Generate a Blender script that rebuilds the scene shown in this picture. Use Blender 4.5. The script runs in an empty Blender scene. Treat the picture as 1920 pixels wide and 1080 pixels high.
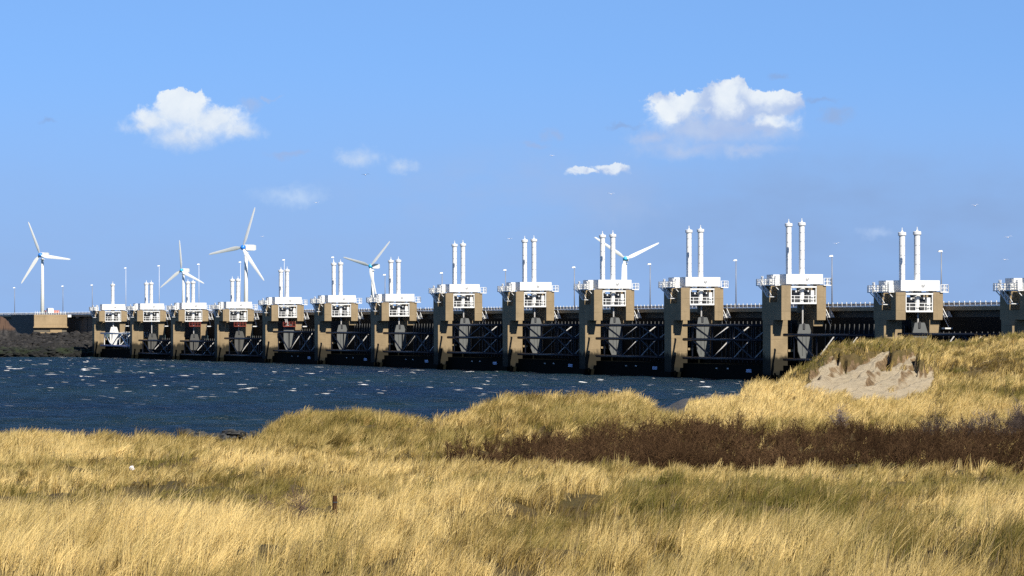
import bpy, math, random
import numpy as np
from mathutils import Vector, Matrix
R = random.Random(7)
NP = np.random.default_rng(11)
C = bpy.context.scene.collection

# ------------------------------------------------------------------ camera, sky, sun, exposure
FPX, HZ, CAMH = 7056.0, 606.0, 10.2          # focal length and horizon row in 1920-px units, eye height over the water
THETA = math.atan(2553 / 7056)               # the barrier runs away at this angle to the view axis
cam = bpy.data.cameras.new("camera")
camo = bpy.data.objects.new("camera", cam); C.objects.link(camo)
cam.sensor_width = 36; cam.lens = 36 * FPX / 1920
cam.shift_y = (HZ - 540) / 1920
cam.clip_start = 1; cam.clip_end = 60000
camo.location = (0, 0, CAMH); camo.rotation_euler = (math.pi / 2, 0, 0)
sc = bpy.context.scene
sc.camera = camo
LX = Vector((math.cos(THETA), math.sin(THETA), 0)); LY = Vector((-math.sin(THETA), math.cos(THETA), 0))
EL, AZL = math.radians(41), math.radians(9)
SUN = LX * (math.sin(AZL) * math.cos(EL)) - LY * (math.cos(AZL) * math.cos(EL)) + Vector((0, 0, math.sin(EL)))
sun = bpy.data.lights.new("sun", 'SUN'); suno = bpy.data.objects.new("sun", sun); C.objects.link(suno)
sun.energy = 5.0; sun.angle = math.radians(0.53); sun.color = (1.0, 0.93, 0.81)
suno.rotation_euler = SUN.to_track_quat('Z', 'Y').to_euler(); suno.location = (60, -40, 80)

w = bpy.data.worlds.new("World"); sc.world = w; w.use_nodes = True
SKY_STRENGTH, EXPOSURE = 0.088, 0.55
def world_nodes():
    nt = w.node_tree; nt.nodes.clear()
    N = lambda t, **k: _n(nt, t, k)
    def _n(nt, t, k):
        n = nt.nodes.new(t)
        for a, b in k.items(): setattr(n, a, b)
        return n
    L = nt.links.new
    def M(op, a, b=None, c=None, clamp=False):
        n = N('ShaderNodeMath', operation=op); n.use_clamp = clamp
        for i, v in enumerate((a, b, c)):
            if v is None: continue
            if isinstance(v, (int, float)): n.inputs[i].default_value = v
            else: L(v, n.inputs[i])
        return n.outputs[0]
    def sstep(v, a, b):
        n = N('ShaderNodeMapRange', interpolation_type='SMOOTHSTEP'); L(v, n.inputs[0])
        n.inputs[1].default_value = a; n.inputs[2].default_value = b
        return n.outputs[0]
    def mix(f, a, b):
        n = N('ShaderNodeMix', data_type='RGBA')
        for i, v in ((0, f), (6, a), (7, b)):
            if isinstance(v, (int, float)): n.inputs[i].default_value = v
            elif isinstance(v, tuple): n.inputs[i].default_value = (*v, 1)
            else: L(v, n.inputs[i])
        return n.outputs[2]
    geo = N('ShaderNodeTexCoord')
    sep = N('ShaderNodeSeparateXYZ'); L(geo.outputs['Generated'], sep.inputs[0])
    x, y, z = sep.outputs
    # clear North Sea air: the sky keeps its blue down to the horizon, so the table is read a little higher up
    za = M('ABSOLUTE', z)
    zz = M('ADD', M('MULTIPLY', za, M('ADD', M('MULTIPLY', za, .5), .41)), .09)
    cmb = N('ShaderNodeCombineXYZ'); L(x, cmb.inputs[0]); L(y, cmb.inputs[1]); L(zz, cmb.inputs[2])
    nrm = N('ShaderNodeVectorMath', operation='NORMALIZE'); L(cmb.outputs[0], nrm.inputs[0])
    sky = N('ShaderNodeTexSky', sky_type='NISHITA'); sky.sun_disc = False
    sky.sun_elevation = EL; sky.sun_rotation = math.atan2(SUN.x, SUN.y)
    sky.altitude = 0; sky.air_density = 0.60; sky.dust_density = 0.0; sky.ozone_density = 8.0
    L(nrm.outputs[0], sky.inputs[0])
    az = M('ARCTAN2', x, y); el = M('ARCSINE', z)
    U = M('ADD', M('MULTIPLY', az, FPX), 960.0); V = M('SUBTRACT', HZ, M('MULTIPLY', el, FPX))    # angles, in the units the photograph was measured in
    uv = N('ShaderNodeCombineXYZ'); L(U, uv.inputs[0]); L(V, uv.inputs[1])
    def noise(scale, detail, rough=0.55, off=0.0, dist=0.0, sy=1.0):
        mp = N('ShaderNodeVectorMath', operation='MULTIPLY'); L(uv.outputs[0], mp.inputs[0]); mp.inputs[1].default_value = (scale, scale * sy, 1)
        ad = N('ShaderNodeVectorMath', operation='ADD'); L(mp.outputs[0], ad.inputs[0]); ad.inputs[1].default_value = (off, off * .7, off * .3)
        n = N('ShaderNodeTexNoise'); L(ad.outputs[0], n.inputs['Vector']); n.inputs['Scale'].default_value = 1
        n.inputs['Detail'].default_value = detail; n.inputs['Roughness'].default_value = rough; n.inputs['Distortion'].default_value = dist
        return n.outputs['Fac']
    n1, n2, n3 = noise(1 / 55, 6, .6, 3.1), noise(1 / 55, 6, .6, 17.7), noise(1 / 28, 6, .62, 31.0, .4)
    nb = noise(1 / 160, 4, .5, 41.0, 0, 2.2)
    du = M('MULTIPLY', M('SUBTRACT', n1, .5), 70.0); dv = M('MULTIPLY', M('SUBTRACT', n2, .5), 52.0)
    Uw, Vw = M('ADD', U, du), M('ADD', V, dv)
    def blob(cx, cy, rx, ry, uu=None, vv=None):
        a = M('DIVIDE', M('SUBTRACT', uu or Uw, cx), rx); b = M('DIVIDE', M('SUBTRACT', vv or Vw, cy), ry)
        return M('SQRT', M('ADD', M('MULTIPLY', a, a), M('MULTIPLY', b, b)))
    def union(bl):
        o = None
        for b in bl:
            d = blob(*b); o = d if o is None else M('SMOOTH_MIN', o, d, .25)
        return o
    col = sky.outputs[0]
    K = 1.0 / (SKY_STRENGTH * 2 ** EXPOSURE)
    def rgb(r, g, b): return (r * K, g * K, b * K)
    # pale lavender haze low over the sea, all round
    low = M('MULTIPLY', sstep(M('ABSOLUTE', z), .075, .012), M('ADD', M('MULTIPLY', nb, .35), .72), clamp=True)
    col = mix(low, col, rgb(.297, .468, .80))
    # thin lilac veil low in the middle and right
    veil = sstep(blob(1010, 360, 420, 90), 1.2, .2)
    col = mix(M('MULTIPLY', M('MULTIPLY', veil, sstep(nb, .33, .7)), .62), col, rgb(.335, .495, .82))
    veil2 = M('MULTIPLY', sstep(blob(1640, 450, 620, 190), 1.15, .4), M('ADD', M('MULTIPLY', sstep(nb, .3, .7), .4), .45))
    col = mix(veil2, col, rgb(.262, .413, .715))
    # grey-lilac fragments
    def frag(bl, hi, colr, strength):
        nonlocal col
        d = M('SUBTRACT', union(bl), M('MULTIPLY', M('SUBTRACT', n3, .5), 1.1))
        col = mix(M('MULTIPLY', sstep(d, 1.0, hi), strength), col, rgb(*colr))
    frag([(470, 198, 34, 16), (505, 188, 22, 5)], .1, (.36, .50, .80), .7)
    frag([(1568, 218, 38, 18)], .1, (.30, .44, .73), .8)
    frag([(1535, 192, 42, 7), (1168, 236, 40, 6), (1455, 146, 24, 7), (95, 234, 30, 7)], .1, (.26, .41, .72), .7)
    frag([(1037, 254, 20, 18), (1005, 272, 34, 7), (545, 294, 60, 9)], .1, (.33, .47, .78), .7)
    frag([(675, 295, 58, 26), (755, 312, 42, 16)], -.2, (.60, .72, .90), .8)
    frag([(548, 368, 96, 26)], -.3, (.52, .68, .93), .8)
    frag([(1640, 440, 42, 14)], .0, (.50, .64, .90), .5)
    frag([(1165, 390, 120, 50)], -.4, (.36, .50, .78), .6)
    # cumulus: white sunlit crowns over lilac bases
    def cumulus(bl, top, base, litv, litw, soft, strength=1.0, lit_to=(.88, .93, .97), dark=(.42, .53, .80), bright_blobs=None):
        nonlocal col
        d = M('SUBTRACT', union(bl), M('MULTIPLY', M('SUBTRACT', n3, .5), .75))
        edge = sstep(V, base, top)
        so = M('ADD', M('MULTIPLY', M('SUBTRACT', 1.0, edge), soft), .10)
        dens = M('DIVIDE', M('SUBTRACT', 1.0, d), so, clamp=True)
        dens = M('MULTIPLY', dens, M('MULTIPLY', dens, M('SUBTRACT', 3.0, M('MULTIPLY', dens, 2.0))))
        if bright_blobs:
            lit = sstep(M('ADD', union(bright_blobs), M('MULTIPLY', M('SUBTRACT', n3, .5), -.9)), 1.35, .45)
        else:
            lit = sstep(M('ADD', V, M('MULTIPLY', M('SUBTRACT', n3, .5), -110.0)), litv + litw, litv - litw)
        tone = mix(lit, rgb(*dark), rgb(*lit_to))
        tone = mix(M('MULTIPLY', sstep(n1, .35, .65), .30), tone, rgb(.60, .71, .88))
        col = mix(M('MULTIPLY', dens, strength), col, tone)
    cumulus([(345, 214, 64, 44), (290, 232, 62, 36), (395, 234, 94, 40), (350, 254, 104, 34), (448, 246, 72, 28), (270, 244, 50, 22)], 170, 275, 266, 80, 1.15, .97, lit_to=(.86, .92, .97), dark=(.44, .58, .83))
    cumulus([(1268, 212, 66, 44), (1370, 202, 62, 58), (1448, 204, 62, 38), (1335, 250, 165, 46), (1280, 282, 130, 26), (1440, 244, 84, 36), (1220, 262, 60, 24), (1400, 282, 110, 16)], 165, 300, 0, 0, 1.2, .96,
            dark=(.42, .545, .82), bright_blobs=[(1284, 184, 34, 42), (1238, 212, 44, 30), (1366, 176, 30, 42), (1442, 176, 54, 28), (1466, 230, 54, 13)])
    cumulus([(1150, 318, 44, 15), (1095, 326, 40, 8)], 300, 338, 324, 16, .8, .85)
    # the same kind of fair-weather cloud goes on round the rest of the sky
    gn = N('ShaderNodeTexNoise'); L(geo.outputs['Generated'], gn.inputs['Vector']); gn.inputs['Scale'].default_value = 9; gn.inputs['Detail'].default_value = 7
    away = M('MULTIPLY', sstep(M('ABSOLUTE', az), .16, .24), sstep(z, .0, .05))
    col = mix(M('MULTIPLY', M('MULTIPLY', away, sstep(gn.outputs['Fac'], .64, .74)), .8), col, rgb(.7, .78, .92))
    bg = N('ShaderNodeBackground'); L(col, bg.inputs[0]); bg.inputs[1].default_value = SKY_STRENGTH
    out = N('ShaderNodeOutputWorld'); L(bg.outputs[0], out.inputs[0])
    w.cycles.sampling_method = 'MANUAL'; w.cycles.sample_map_resolution = 512
world_nodes()
sc.view_settings.view_transform = 'Standard'; sc.view_settings.look = 'None'
sc.view_settings.exposure = EXPOSURE; sc.view_settings.gamma = 1; sc.view_settings.use_curve_mapping = False
sc.render.engine = 'CYCLES'
cy = sc.cycles
cy.use_denoising = False
cy.sample_clamp_indirect = 3.0; cy.max_bounces = 6; cy.diffuse_bounces = 3; cy.glossy_bounces = 3; cy.transmission_bounces = 3; cy.transparent_max_bounces = 6
cy.caustics_reflective = False; cy.caustics_refractive = False
sc.cycles_curves.shape = 'RIBBONS'; sc.cycles_curves.subdivisions = 2

# ------------------------------------------------------------------ materials
def mat(name, build):
    m = bpy.data.materials.new(name); m.use_nodes = True; nt = m.node_tree
    b = nt.nodes['Principled BSDF']; build(nt, b); return m
def nd(nt, t, **k):
    n = nt.nodes.new(t)
    for a, v in k.items(): setattr(n, a, v)
    return n
def noise(nt, vec, scale, detail=5, rough=.55, sc3=None):
    if sc3:
        v = nd(nt, 'ShaderNodeVectorMath', operation='MULTIPLY'); nt.links.new(vec, v.inputs[0]); v.inputs[1].default_value = sc3; vec = v.outputs[0]
    n = nd(nt, 'ShaderNodeTexNoise'); nt.links.new(vec, n.inputs['Vector'])
    n.inputs['Scale'].default_value = scale; n.inputs['Detail'].default_value = detail; n.inputs['Roughness'].default_value = rough
    return n.outputs['Fac']
def ramp(nt, fac, stops):
    r = nd(nt, 'ShaderNodeValToRGB'); nt.links.new(fac, r.inputs[0]); e = r.color_ramp.elements
    while len(e) < len(stops): e.new(.5)
    for i, (p, c) in enumerate(stops):
        e[i].position = p; e[i].color = (*c, 1) if len(c) == 3 else c
    return r.outputs[0]
def mixc(nt, f, a, b, mode='MIX'):
    n = nd(nt, 'ShaderNodeMix', data_type='RGBA', blend_type=mode)
    for i, v in ((0, f), (6, a), (7, b)):
        if isinstance(v, (int, float)): n.inputs[i].default_value = v
        elif isinstance(v, tuple): n.inputs[i].default_value = (*v, 1)
        else: nt.links.new(v, n.inputs[i])
    return n.outputs[2]
def mrange(nt, v, a, b, c=0, d=1):
    n = nd(nt, 'ShaderNodeMapRange', interpolation_type='SMOOTHSTEP'); nt.links.new(v, n.inputs[0])
    for i, q in enumerate((a, b, c, d)): n.inputs[i + 1].default_value = q
    return n.outputs[0]
def math2(nt, op, a, b):
    n = nd(nt, 'ShaderNodeMath', operation=op)
    for i, v in enumerate((a, b)):
        if isinstance(v, (int, float)): n.inputs[i].default_value = v
        else: nt.links.new(v, n.inputs[i])
    return n.outputs[0]
def gpos(nt): return nd(nt, 'ShaderNodeNewGeometry').outputs['Position']
def zof(nt, p):
    s = nd(nt, 'ShaderNodeSeparateXYZ'); nt.links.new(p, s.inputs[0]); return s.outputs[2]
def bump(nt, b, h, dist, strength=1.0):
    n = nd(nt, 'ShaderNodeBump'); nt.links.new(h, n.inputs['Height']); n.inputs['Distance'].default_value = dist; n.inputs['Strength'].default_value = strength
    nt.links.new(n.outputs[0], b.inputs['Normal'])

def concrete(base, dark, tide=True):
    def f(nt, b):
        p = gpos(nt)
        c = ramp(nt, noise(nt, p, .35, 6, .6), [(.3, tuple(v * .82 for v in base)), (.7, tuple(v * 1.1 for v in base))])
        streak = noise(nt, p, 1.0, 5, .6, (1.6, 1.6, .10))
        c = mixc(nt, mrange(nt, streak, .52, .78, 0, .55), c, tuple(v * .55 for v in base))
        c = mixc(nt, mrange(nt, noise(nt, p, 2.5, 4), .5, .8, 0, .25), c, tuple(v * .7 for v in base))
        w_ = nd(nt, 'ShaderNodeMath', operation='FRACT'); nt.links.new(math2(nt, 'DIVIDE', zof(nt, p), 2.45), w_.inputs[0])
        c = mixc(nt, math2(nt, 'MULTIPLY', mrange(nt, w_.outputs[0], .06, .03), mrange(nt, noise(nt, p, .6, 3), .3, .7, .1, .6)), c, tuple(v * .5 for v in base))
        if tide:      # weed and wet stain in the tidal zone, with an uneven upper edge
            zz = math2(nt, 'ADD', zof(nt, p), math2(nt, 'MULTIPLY', math2(nt, 'SUBTRACT', noise(nt, p, .9, 5, .65, (1, 1, .35)), .5), -3.2))
            c = mixc(nt, mrange(nt, zz, 5.0, 3.8), c, dark)
            c = mixc(nt, mrange(nt, noise(nt, p, .7, 4), .5, .7, 0, .5), c, mixc(nt, mrange(nt, zz, 3.0, 1.8), c, (.006, .009, .005)))
            c = mixc(nt, mrange(nt, zz, 2.2, 1.2), c, (.008, .009, .007))
        nt.links.new(c, b.inputs['Base Color']); b.inputs['Roughness'].default_value = .85; b.inputs['Specular IOR Level'].default_value = .25
        bump(nt, b, noise(nt, p, 3, 6), .04)
    return f
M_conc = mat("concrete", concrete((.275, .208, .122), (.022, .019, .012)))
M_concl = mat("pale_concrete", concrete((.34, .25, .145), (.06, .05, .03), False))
M_concd = mat("shaded_concrete", concrete((.13, .115, .09), (.02, .02, .015)))  # darker copy of the concrete, shade on side wall and girder put into colour
def painted(base, rust=.12, rough=.4, rustc=(.22, .12, .06), spec=.5):
    def f(nt, b):
        p = gpos(nt)
        c = ramp(nt, noise(nt, p, .8, 5), [(.3, tuple(v * .93 for v in base)), (.7, base)])
        c = mixc(nt, mrange(nt, noise(nt, p, 1.3, 5, .65, (1, 1, .25)), .60, .80, 0, rust), c, rustc)
        nt.links.new(c, b.inputs['Base Color']); b.inputs['Roughness'].default_value = rough; b.inputs['Specular IOR Level'].default_value = spec
    return f
M_white = mat("white_paint", painted((.70, .70, .675), .45, .5, (.30, .22, .15)))
M_boxside = mat("grey_white_paint", painted((.72, .73, .72), .2))
M_tube = mat("black_blue_paint", painted((.010, .012, .019), .15, .4, (.03, .02, .015), .15))
M_skin = mat("black_tar_paint", painted((.006, .006, .006), .2, .7, (.014, .010, .007), .05))
M_brace = mat("brace_sunlit_grey", painted((.46, .45, .43), .4, .5))  # lighter than the tubes: sunlight on the braces put into their grey
M_rib = mat("dark_rib_paint", painted((.07, .07, .066), .4, .6, (.04, .03, .02)))
M_shield = mat("weathered_grey_paint", painted((.115, .122, .12), .6, .55, (.05, .045, .035)))
M_red = mat("red_lead_paint", painted((.20, .035, .022), .2))
M_dark = mat("dark_machinery", painted((.035, .037, .04), .3, .5))
M_lav = mat("lilac_paint", painted((.30, .30, .45), .2))
M_lamp = mat("galvanised_steel", painted((.20, .21, .23), .1, .45))
M_lampw = mat("bright_galvanised", painted((.62, .64, .66), .1, .4))
M_plate = mat("blue_white_plate", painted((.45, .58, .85), .0, .4))
M_ink = mat("navy_lettering", painted((.04, .06, .16), .0, .5))
M_blade = mat("blade_white_gelcoat", painted((.86, .86, .84), .03, .35))
M_bblue = mat("bright_blue_spinner", painted((.02, .20, .72), 0, .35))
M_cyan = mat("cyan_spinner", painted((.03, .38, .66), 0, .35))
M_wood = mat("rusty_brown_wood", painted((.055, .026, .012), .4, .9, (.03, .014, .008), .1))
M_paper = mat("white_plastic", painted((.82, .80, .80), .0, .5))
M_sill = mat("weed_black_concrete", painted((.005, .0055, .004), .4, .9, (.014, .012, .008), .05))
M_orange = mat("faded_red_machinery", painted((.55, .20, .14), .1))

# ------------------------------------------------------------------ mesh helpers
class MB:
    def __init__(s): s.v = []; s.f = []
    def add(s, v, f):
        o = len(s.v); s.v += [tuple(q) for q in v]; s.f += [tuple(i + o for i in q) for q in f]; return s
    def box(s, x0, x1, y0, y1, z0, z1):
        return s.add([(x, y, z) for z in (z0, z1) for y in (y0, y1) for x in (x0, x1)],
                     [(0, 2, 3, 1), (4, 5, 7, 6), (0, 1, 5, 4), (2, 6, 7, 3), (0, 4, 6, 2), (1, 3, 7, 5)])
    def tube(s, a, b, r, n=8, r2=None):
        a, b = Vector(a), Vector(b); r2 = r if r2 is None else r2
        d = (b - a).normalized(); u = d.orthogonal().normalized(); t = d.cross(u)
        vs = []
        for c, rr in ((a, r), (b, r2)):
            vs += [c + (u * math.cos(2 * math.pi * k / n) + t * math.sin(2 * math.pi * k / n)) * rr for k in range(n)]
        fs = [(k, (k + 1) % n, n + (k + 1) % n, n + k) for k in range(n)] + [tuple(reversed(range(n))), tuple(range(n, 2 * n))]
        return s.add(vs, fs)
    def lathe(s, c, prof, n=16, ax='z'):
        vs = []
        for r, h in prof:
            for k in range(n):
                a = 2 * math.pi * k / n; p = (r * math.cos(a), r * math.sin(a), h)
                if ax == 'y': p = (p[0], p[2], p[1])
                vs.append((p[0] + c[0], p[1] + c[1], p[2] + c[2]))
        fs = []
        for j in range(len(prof) - 1):
            for k in range(n): fs.append((j * n + k, j * n + (k + 1) % n, (j + 1) * n + (k + 1) % n, (j + 1) * n + k))
        fs += [tuple(reversed(range(n))), tuple(range((len(prof) - 1) * n, len(prof) * n))]
        return s.add(vs, fs)
    def prism(s, poly, y0, y1):          # polygon in x-z, extruded along y
        n = len(poly)
        return s.add([(x, y0, z) for x, z in poly] + [(x, y1, z) for x, z in poly],
                     [tuple(range(n)), tuple(reversed(range(n, 2 * n)))] + [(k, n + k, n + (k + 1) % n, (k + 1) % n) for k in range(n)])
    def rail(s, pts, h=1.05, step=1.4, r=.06, rails=(1.0, .55)):     # posts and rails along a polyline
        pts = [Vector(p) for p in pts]
        for a, b in zip(pts, pts[1:]):
            n = max(1, round((b - a).length / step))
            for k in range(n + 1):
                q = a.lerp(b, k / n); s.box(q.x - r, q.x + r, q.y - r, q.y + r, q.z, q.z + h)
            for f in rails:
                z = Vector((0, 0, h * f)); s.tube(a + z, b + z, r * .9, 4)
        return s
    def mesh(s, name):
        m = bpy.data.meshes.new(name); m.from_pydata(s.v, [], s.f); m.update(); return m
    def build(s, name, m, parent=None, smooth=False): return ob(name, s.mesh(name), m, parent, smooth)
def ob(name, me, m, parent=None, smooth=False):
    if m and not me.materials: me.materials.append(m)
    if smooth and len(me.polygons): me.polygons.foreach_set('use_smooth', [True] * len(me.polygons)); 
    o = bpy.data.objects.new(name, me); C.objects.link(o)
    if parent: o.parent = parent
    return o
def smooth_by_angle(o, deg=40):
    me = o.data
    me.polygons.foreach_set('use_smooth', [True] * len(me.polygons))
    try: me.set_sharp_from_angle(angle=math.radians(deg))
    except Exception: pass
    return o
def tag(o, label=None, cat=None, group=None, kind=None):
    for k, v in (('label', label), ('category', cat), ('group', group), ('kind', kind)):
        if v: o[k] = v
    return o
def empty(name, loc, rz=0):
    o = bpy.data.objects.new(name, None); C.objects.link(o); o.location = loc; o.rotation_euler = (0, 0, rz); o.empty_display_size = .1; return o
def ray(px, py, Z): return Vector(((px - 960) / FPX * Z, Z, CAMH - (py - HZ) / FPX * Z))
def local(P, x, y, z=0.0): return P + LX * x + LY * y + Vector((0, 0, z))
H = CAMH

# ------------------------------------------------------------------ value noise (numpy)
_tab = NP.random((256, 256))
def vnoise(x, y):
    xi = np.floor(x).astype(int); yi = np.floor(y).astype(int); fx = x - xi; fy = y - yi
    fx = fx * fx * (3 - 2 * fx); fy = fy * fy * (3 - 2 * fy)
    a = _tab[xi & 255, yi & 255]; b = _tab[(xi + 1) & 255, yi & 255]; c = _tab[xi & 255, (yi + 1) & 255]; d = _tab[(xi + 1) & 255, (yi + 1) & 255]
    return (a * (1 - fx) + b * fx) * (1 - fy) + (c * (1 - fx) + d * fx) * fy
def fbm(x, y, o=4):
    s = 0; a = 1; t = 0
    for k in range(o): s = s + a * vnoise(x * 2 ** k + 17.3 * k, y * 2 ** k + 5.1 * k); t += a; a *= .5
    return s / t
def sst(v, a, b):
    t = np.clip((v - a) / (b - a), 0, 1); return t * t * (3 - 2 * t)

# ------------------------------------------------------------------ terrain
TZ = np.array([30, 45, 60, 75, 95, 120, 150, 175, 200, 225, 250, 270, 290, 310, 330, 350, 380, 420, 480, 560])
FRONT = [6.9, 6.45, 6.2, 5.65, 5.0, 4.45, 3.8, 3.4]
COLS = {  # px: ground height at Z = 200 225 250 270 290 310 330 350 380 420 480
 -400: [2.9, 2.2, 1.95, 1.4, 1.2, .1, -.6, -1, -1.5, -2, -2],
 0:    [2.9, 2.3, 2.2, 1.5, 1.2, .0, -.6, -1, -1.5, -2, -2],
 150:  [2.9, 2.1, 1.8, 1.2, 1.0, .0, -.6, -1, -1.5, -2, -2],
 300:  [2.9, 2.2, 2.0, 1.3, .8, -.1, -.6, -1, -1.5, -2, -2],
 450:  [2.9, 2.2, 1.9, 1.2, .8, -.1, -.6, -1, -1.5, -2, -2],
 560:  [3.0, 2.9, 3.35, 2.8, 1.8, .5, -.5, -1, -1.5, -2, -2],
 680:  [3.0, 2.9, 3.4, 2.8, 1.8, .5, -.5, -1, -1.5, -2, -2],
 790:  [3.0, 3.0, 3.0, 2.1, .9, -.1, -.5, -1, -1.5, -2, -2],
 880:  [3.0, 3.2, 3.6, 3.0, 1.7, .4, -.5, -1, -1.5, -2, -2],
 950:  [3.0, 3.5, 4.2, 4.0, 3.0, 1.4, -.2, -1, -1.5, -2, -2],
 1050: [3.0, 3.5, 4.2, 4.2, 3.3, 1.6, .0, -1, -1.5, -2, -2],
 1180: [3.1, 3.5, 4.2, 4.05, 3.2, 1.5, .4, -.4, -1, -2, -2],
 1240: [3.2, 3.4, 3.5, 2.8, 1.9, 1.6, 1.4, 1.1, .8, .4, -.5],
 1290: [3.2, 3.4, 3.4, 2.5, 2.1, 2.0, 1.9, 1.8, 1.6, 1.3, .6],
 1340: [3.3, 3.4, 3.5, 3.2, 2.5, 2.2, 2.1, 2.0, 1.8, 1.6, 1.1],
 1420: [3.3, 3.4, 4.1, 4.9, 4.7, 2.6, 2.3, 2.1, 1.8, 1.4, .8],
 1500: [3.3, 3.4, 3.85, 4.9, 4.7, 5.3, 6.0, 5.0, 2.5, .8, -1.5],
 1560: [3.3, 3.4, 3.8, 4.5, 4.5, 6.2, 7.6, 7.4, 5.5, 2.0, -1],
 1620: [3.3, 3.4, 3.75, 4.2, 4.4, 6.6, 8.0, 8.2, 7.4, 4.0, -1],
 1700: [3.4, 3.5, 3.8, 4.2, 4.5, 6.6, 8.1, 8.35, 8.0, 5.5, 0],
 1800: [3.4, 3.5, 3.9, 4.6, 5.4, 6.9, 7.85, 8.0, 7.6, 5.5, 1],
 1920: [3.4, 3.6, 4.1, 4.9, 6.0, 7.2, 8.2, 8.6, 8.4, 6.0, 2],
 2400: [3.4, 3.6, 4.1, 4.9, 6.0, 7.2, 8.2, 8.8, 8.8, 7.0, 2]}
CX = np.array(sorted(COLS)); CT = np.array([FRONT + COLS[k] + [-2.5] for k in sorted(COLS)])
def hermite(xs, ys, x):         # monotone-ish cubic through (xs, ys[...,k])
    i = np.clip(np.searchsorted(xs, x) - 1, 0, len(xs) - 2); t = (x - xs[i]) / (xs[i + 1] - xs[i]); t = np.clip(t, 0, 1)
    return i, t
def base_h(px, Z):
    ci, ct = hermite(CX, None, px); zi, zt = hermite(TZ, None, Z)
    ct = ct * ct * (3 - 2 * ct)
    def cub(row):
        z0 = np.clip(zi - 1, 0, len(TZ) - 1); z3 = np.clip(zi + 2, 0, len(TZ) - 1)
        p0, p1, p2, p3 = CT[row, z0], CT[row, zi], CT[row, zi + 1], CT[row, z3]
        h = TZ[zi + 1] - TZ[zi]
        m1 = (p2 - p0) / np.maximum(TZ[zi + 1] - TZ[z0], 1) * h; m2 = (p3 - p1) / np.maximum(TZ[z3] - TZ[zi], 1) * h
        t = zt; return (2 * t**3 - 3 * t**2 + 1) * p1 + (t**3 - 2 * t**2 + t) * m1 + (-2 * t**3 + 3 * t**2) * p2 + (t**3 - t**2) * m2
    return cub(ci) * (1 - ct) + cub(ci + 1) * ct
SC_PX = [1470, 1500, 1540, 1566, 1584, 1604, 1646, 1668, 1690, 1704, 1726, 1742, 1790]      # foot of the scarp: turf blocks jut out, gullies run back
SC_Z = [291, 296, 301, 305.5, 301.5, 304, 311.5, 302.5, 306, 309, 299, 303, 302]
def scarp(px, Z):
    px = px - 2.6 * (Z - 304)
    x = (px - 960) / FPX * 300
    return np.interp(px + (fbm(x * 1.1, Z * 0 + 3.3, 3) - .5) * 30, SC_PX, SC_Z) + (fbm(x * 1.3 + 4, Z * .35 + 8.3, 4) - .5) * 6.5
def blow_mask(px, Z):
    wob = (fbm(px / 22., Z / 4., 3) - .5) * 34
    lft = np.interp(Z, [280, 288, 296, 304, 310], [1500, 1496, 1508, 1540, 1570]); rgt = np.interp(Z, [280, 286, 292, 300, 310], [1640, 1712, 1740, 1752, 1740])
    return sst(px + wob - lft, -10, 12) * (1 - sst(px + wob - rgt, -10, 12)) * sst(Z + wob * .08, 277, 281)
def ground(px, Z, want_sand=False):
    x = (px - 960) / FPX * Z
    h = base_h(px, Z)
    rough = sst(h, .6, 2.2)
    h = h + ((fbm(x / 9., Z / 13., 3) - .5) * 1.5 + (fbm(x / 1.9 + 9, Z / 3.2, 3) - .5) * .85) * rough * np.where(Z < 200, 1, .65)
    bm = blow_mask(px, Z)
    zs = scarp(px, Z)
    floor_ = np.interp(Z, [277, 284, 290, 296, 302, 308, 313], [4.2, 4.4, 4.75, 5.35, 6.0, 6.6, 7.0])
    # low sand spurs running down from the gullies
    p = (x - .5 * (Z - 300) + (fbm(x / 3., Z / 3., 3) - .5) * 1.6) / 2.6
    f = p - np.floor(p); saw = np.where(f < .25, f / .25, (1 - f) / .75)
    pq = px - 2.6 * (Z - 304) + (fbm(x / 1.2, Z / 1.5, 3) - .5) * 26
    tr = np.clip(np.interp(pq, [1490, 1562, 1580, 1646, 1664, 1702, 1722, 1760], [0, .7, 0, 1, 0, .8, 0, .3]), 0, 1) ** 1.5
    floor_ = floor_ + tr * 1.0 * np.interp(Z, [288, 300, 309], [0, .8, 1.1])
    floor_ = floor_ + (saw - .4) * np.interp(Z, [282, 290, 302, 310], [.05, .55, .7, .3]) + (fbm(x * 1.4, Z * 1.4, 3) - .5) * .25
    floor_ = floor_ - .0
    top = np.interp(Z, [284, 294, 300, 306, 313, 325], [5.2, 6.3, 7.2, 7.75, 8.1, 8.2]) + (fbm(x / 2.0, Z / 3.0, 3) - .5) * 1.7
    up = sst(Z - zs + (fbm(x * 2.2, Z * 2.2, 3) - .5) * 1.2, -.9, 1.1)
    floor_ = np.minimum(floor_, top - .15); prof = floor_ * (1 - up) + top * up
    soft = sst(bm, .0, .6) * (1 - sst(Z, 314, 322))
    out = h * (1 - soft) + prof * soft
    if not want_sand: return out
    return out, bm * (1 - sst(Z - zs + (fbm(x * 1.6 + 30, Z * 1.6, 3) - .5) * 2.0, -.3, .5))
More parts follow.
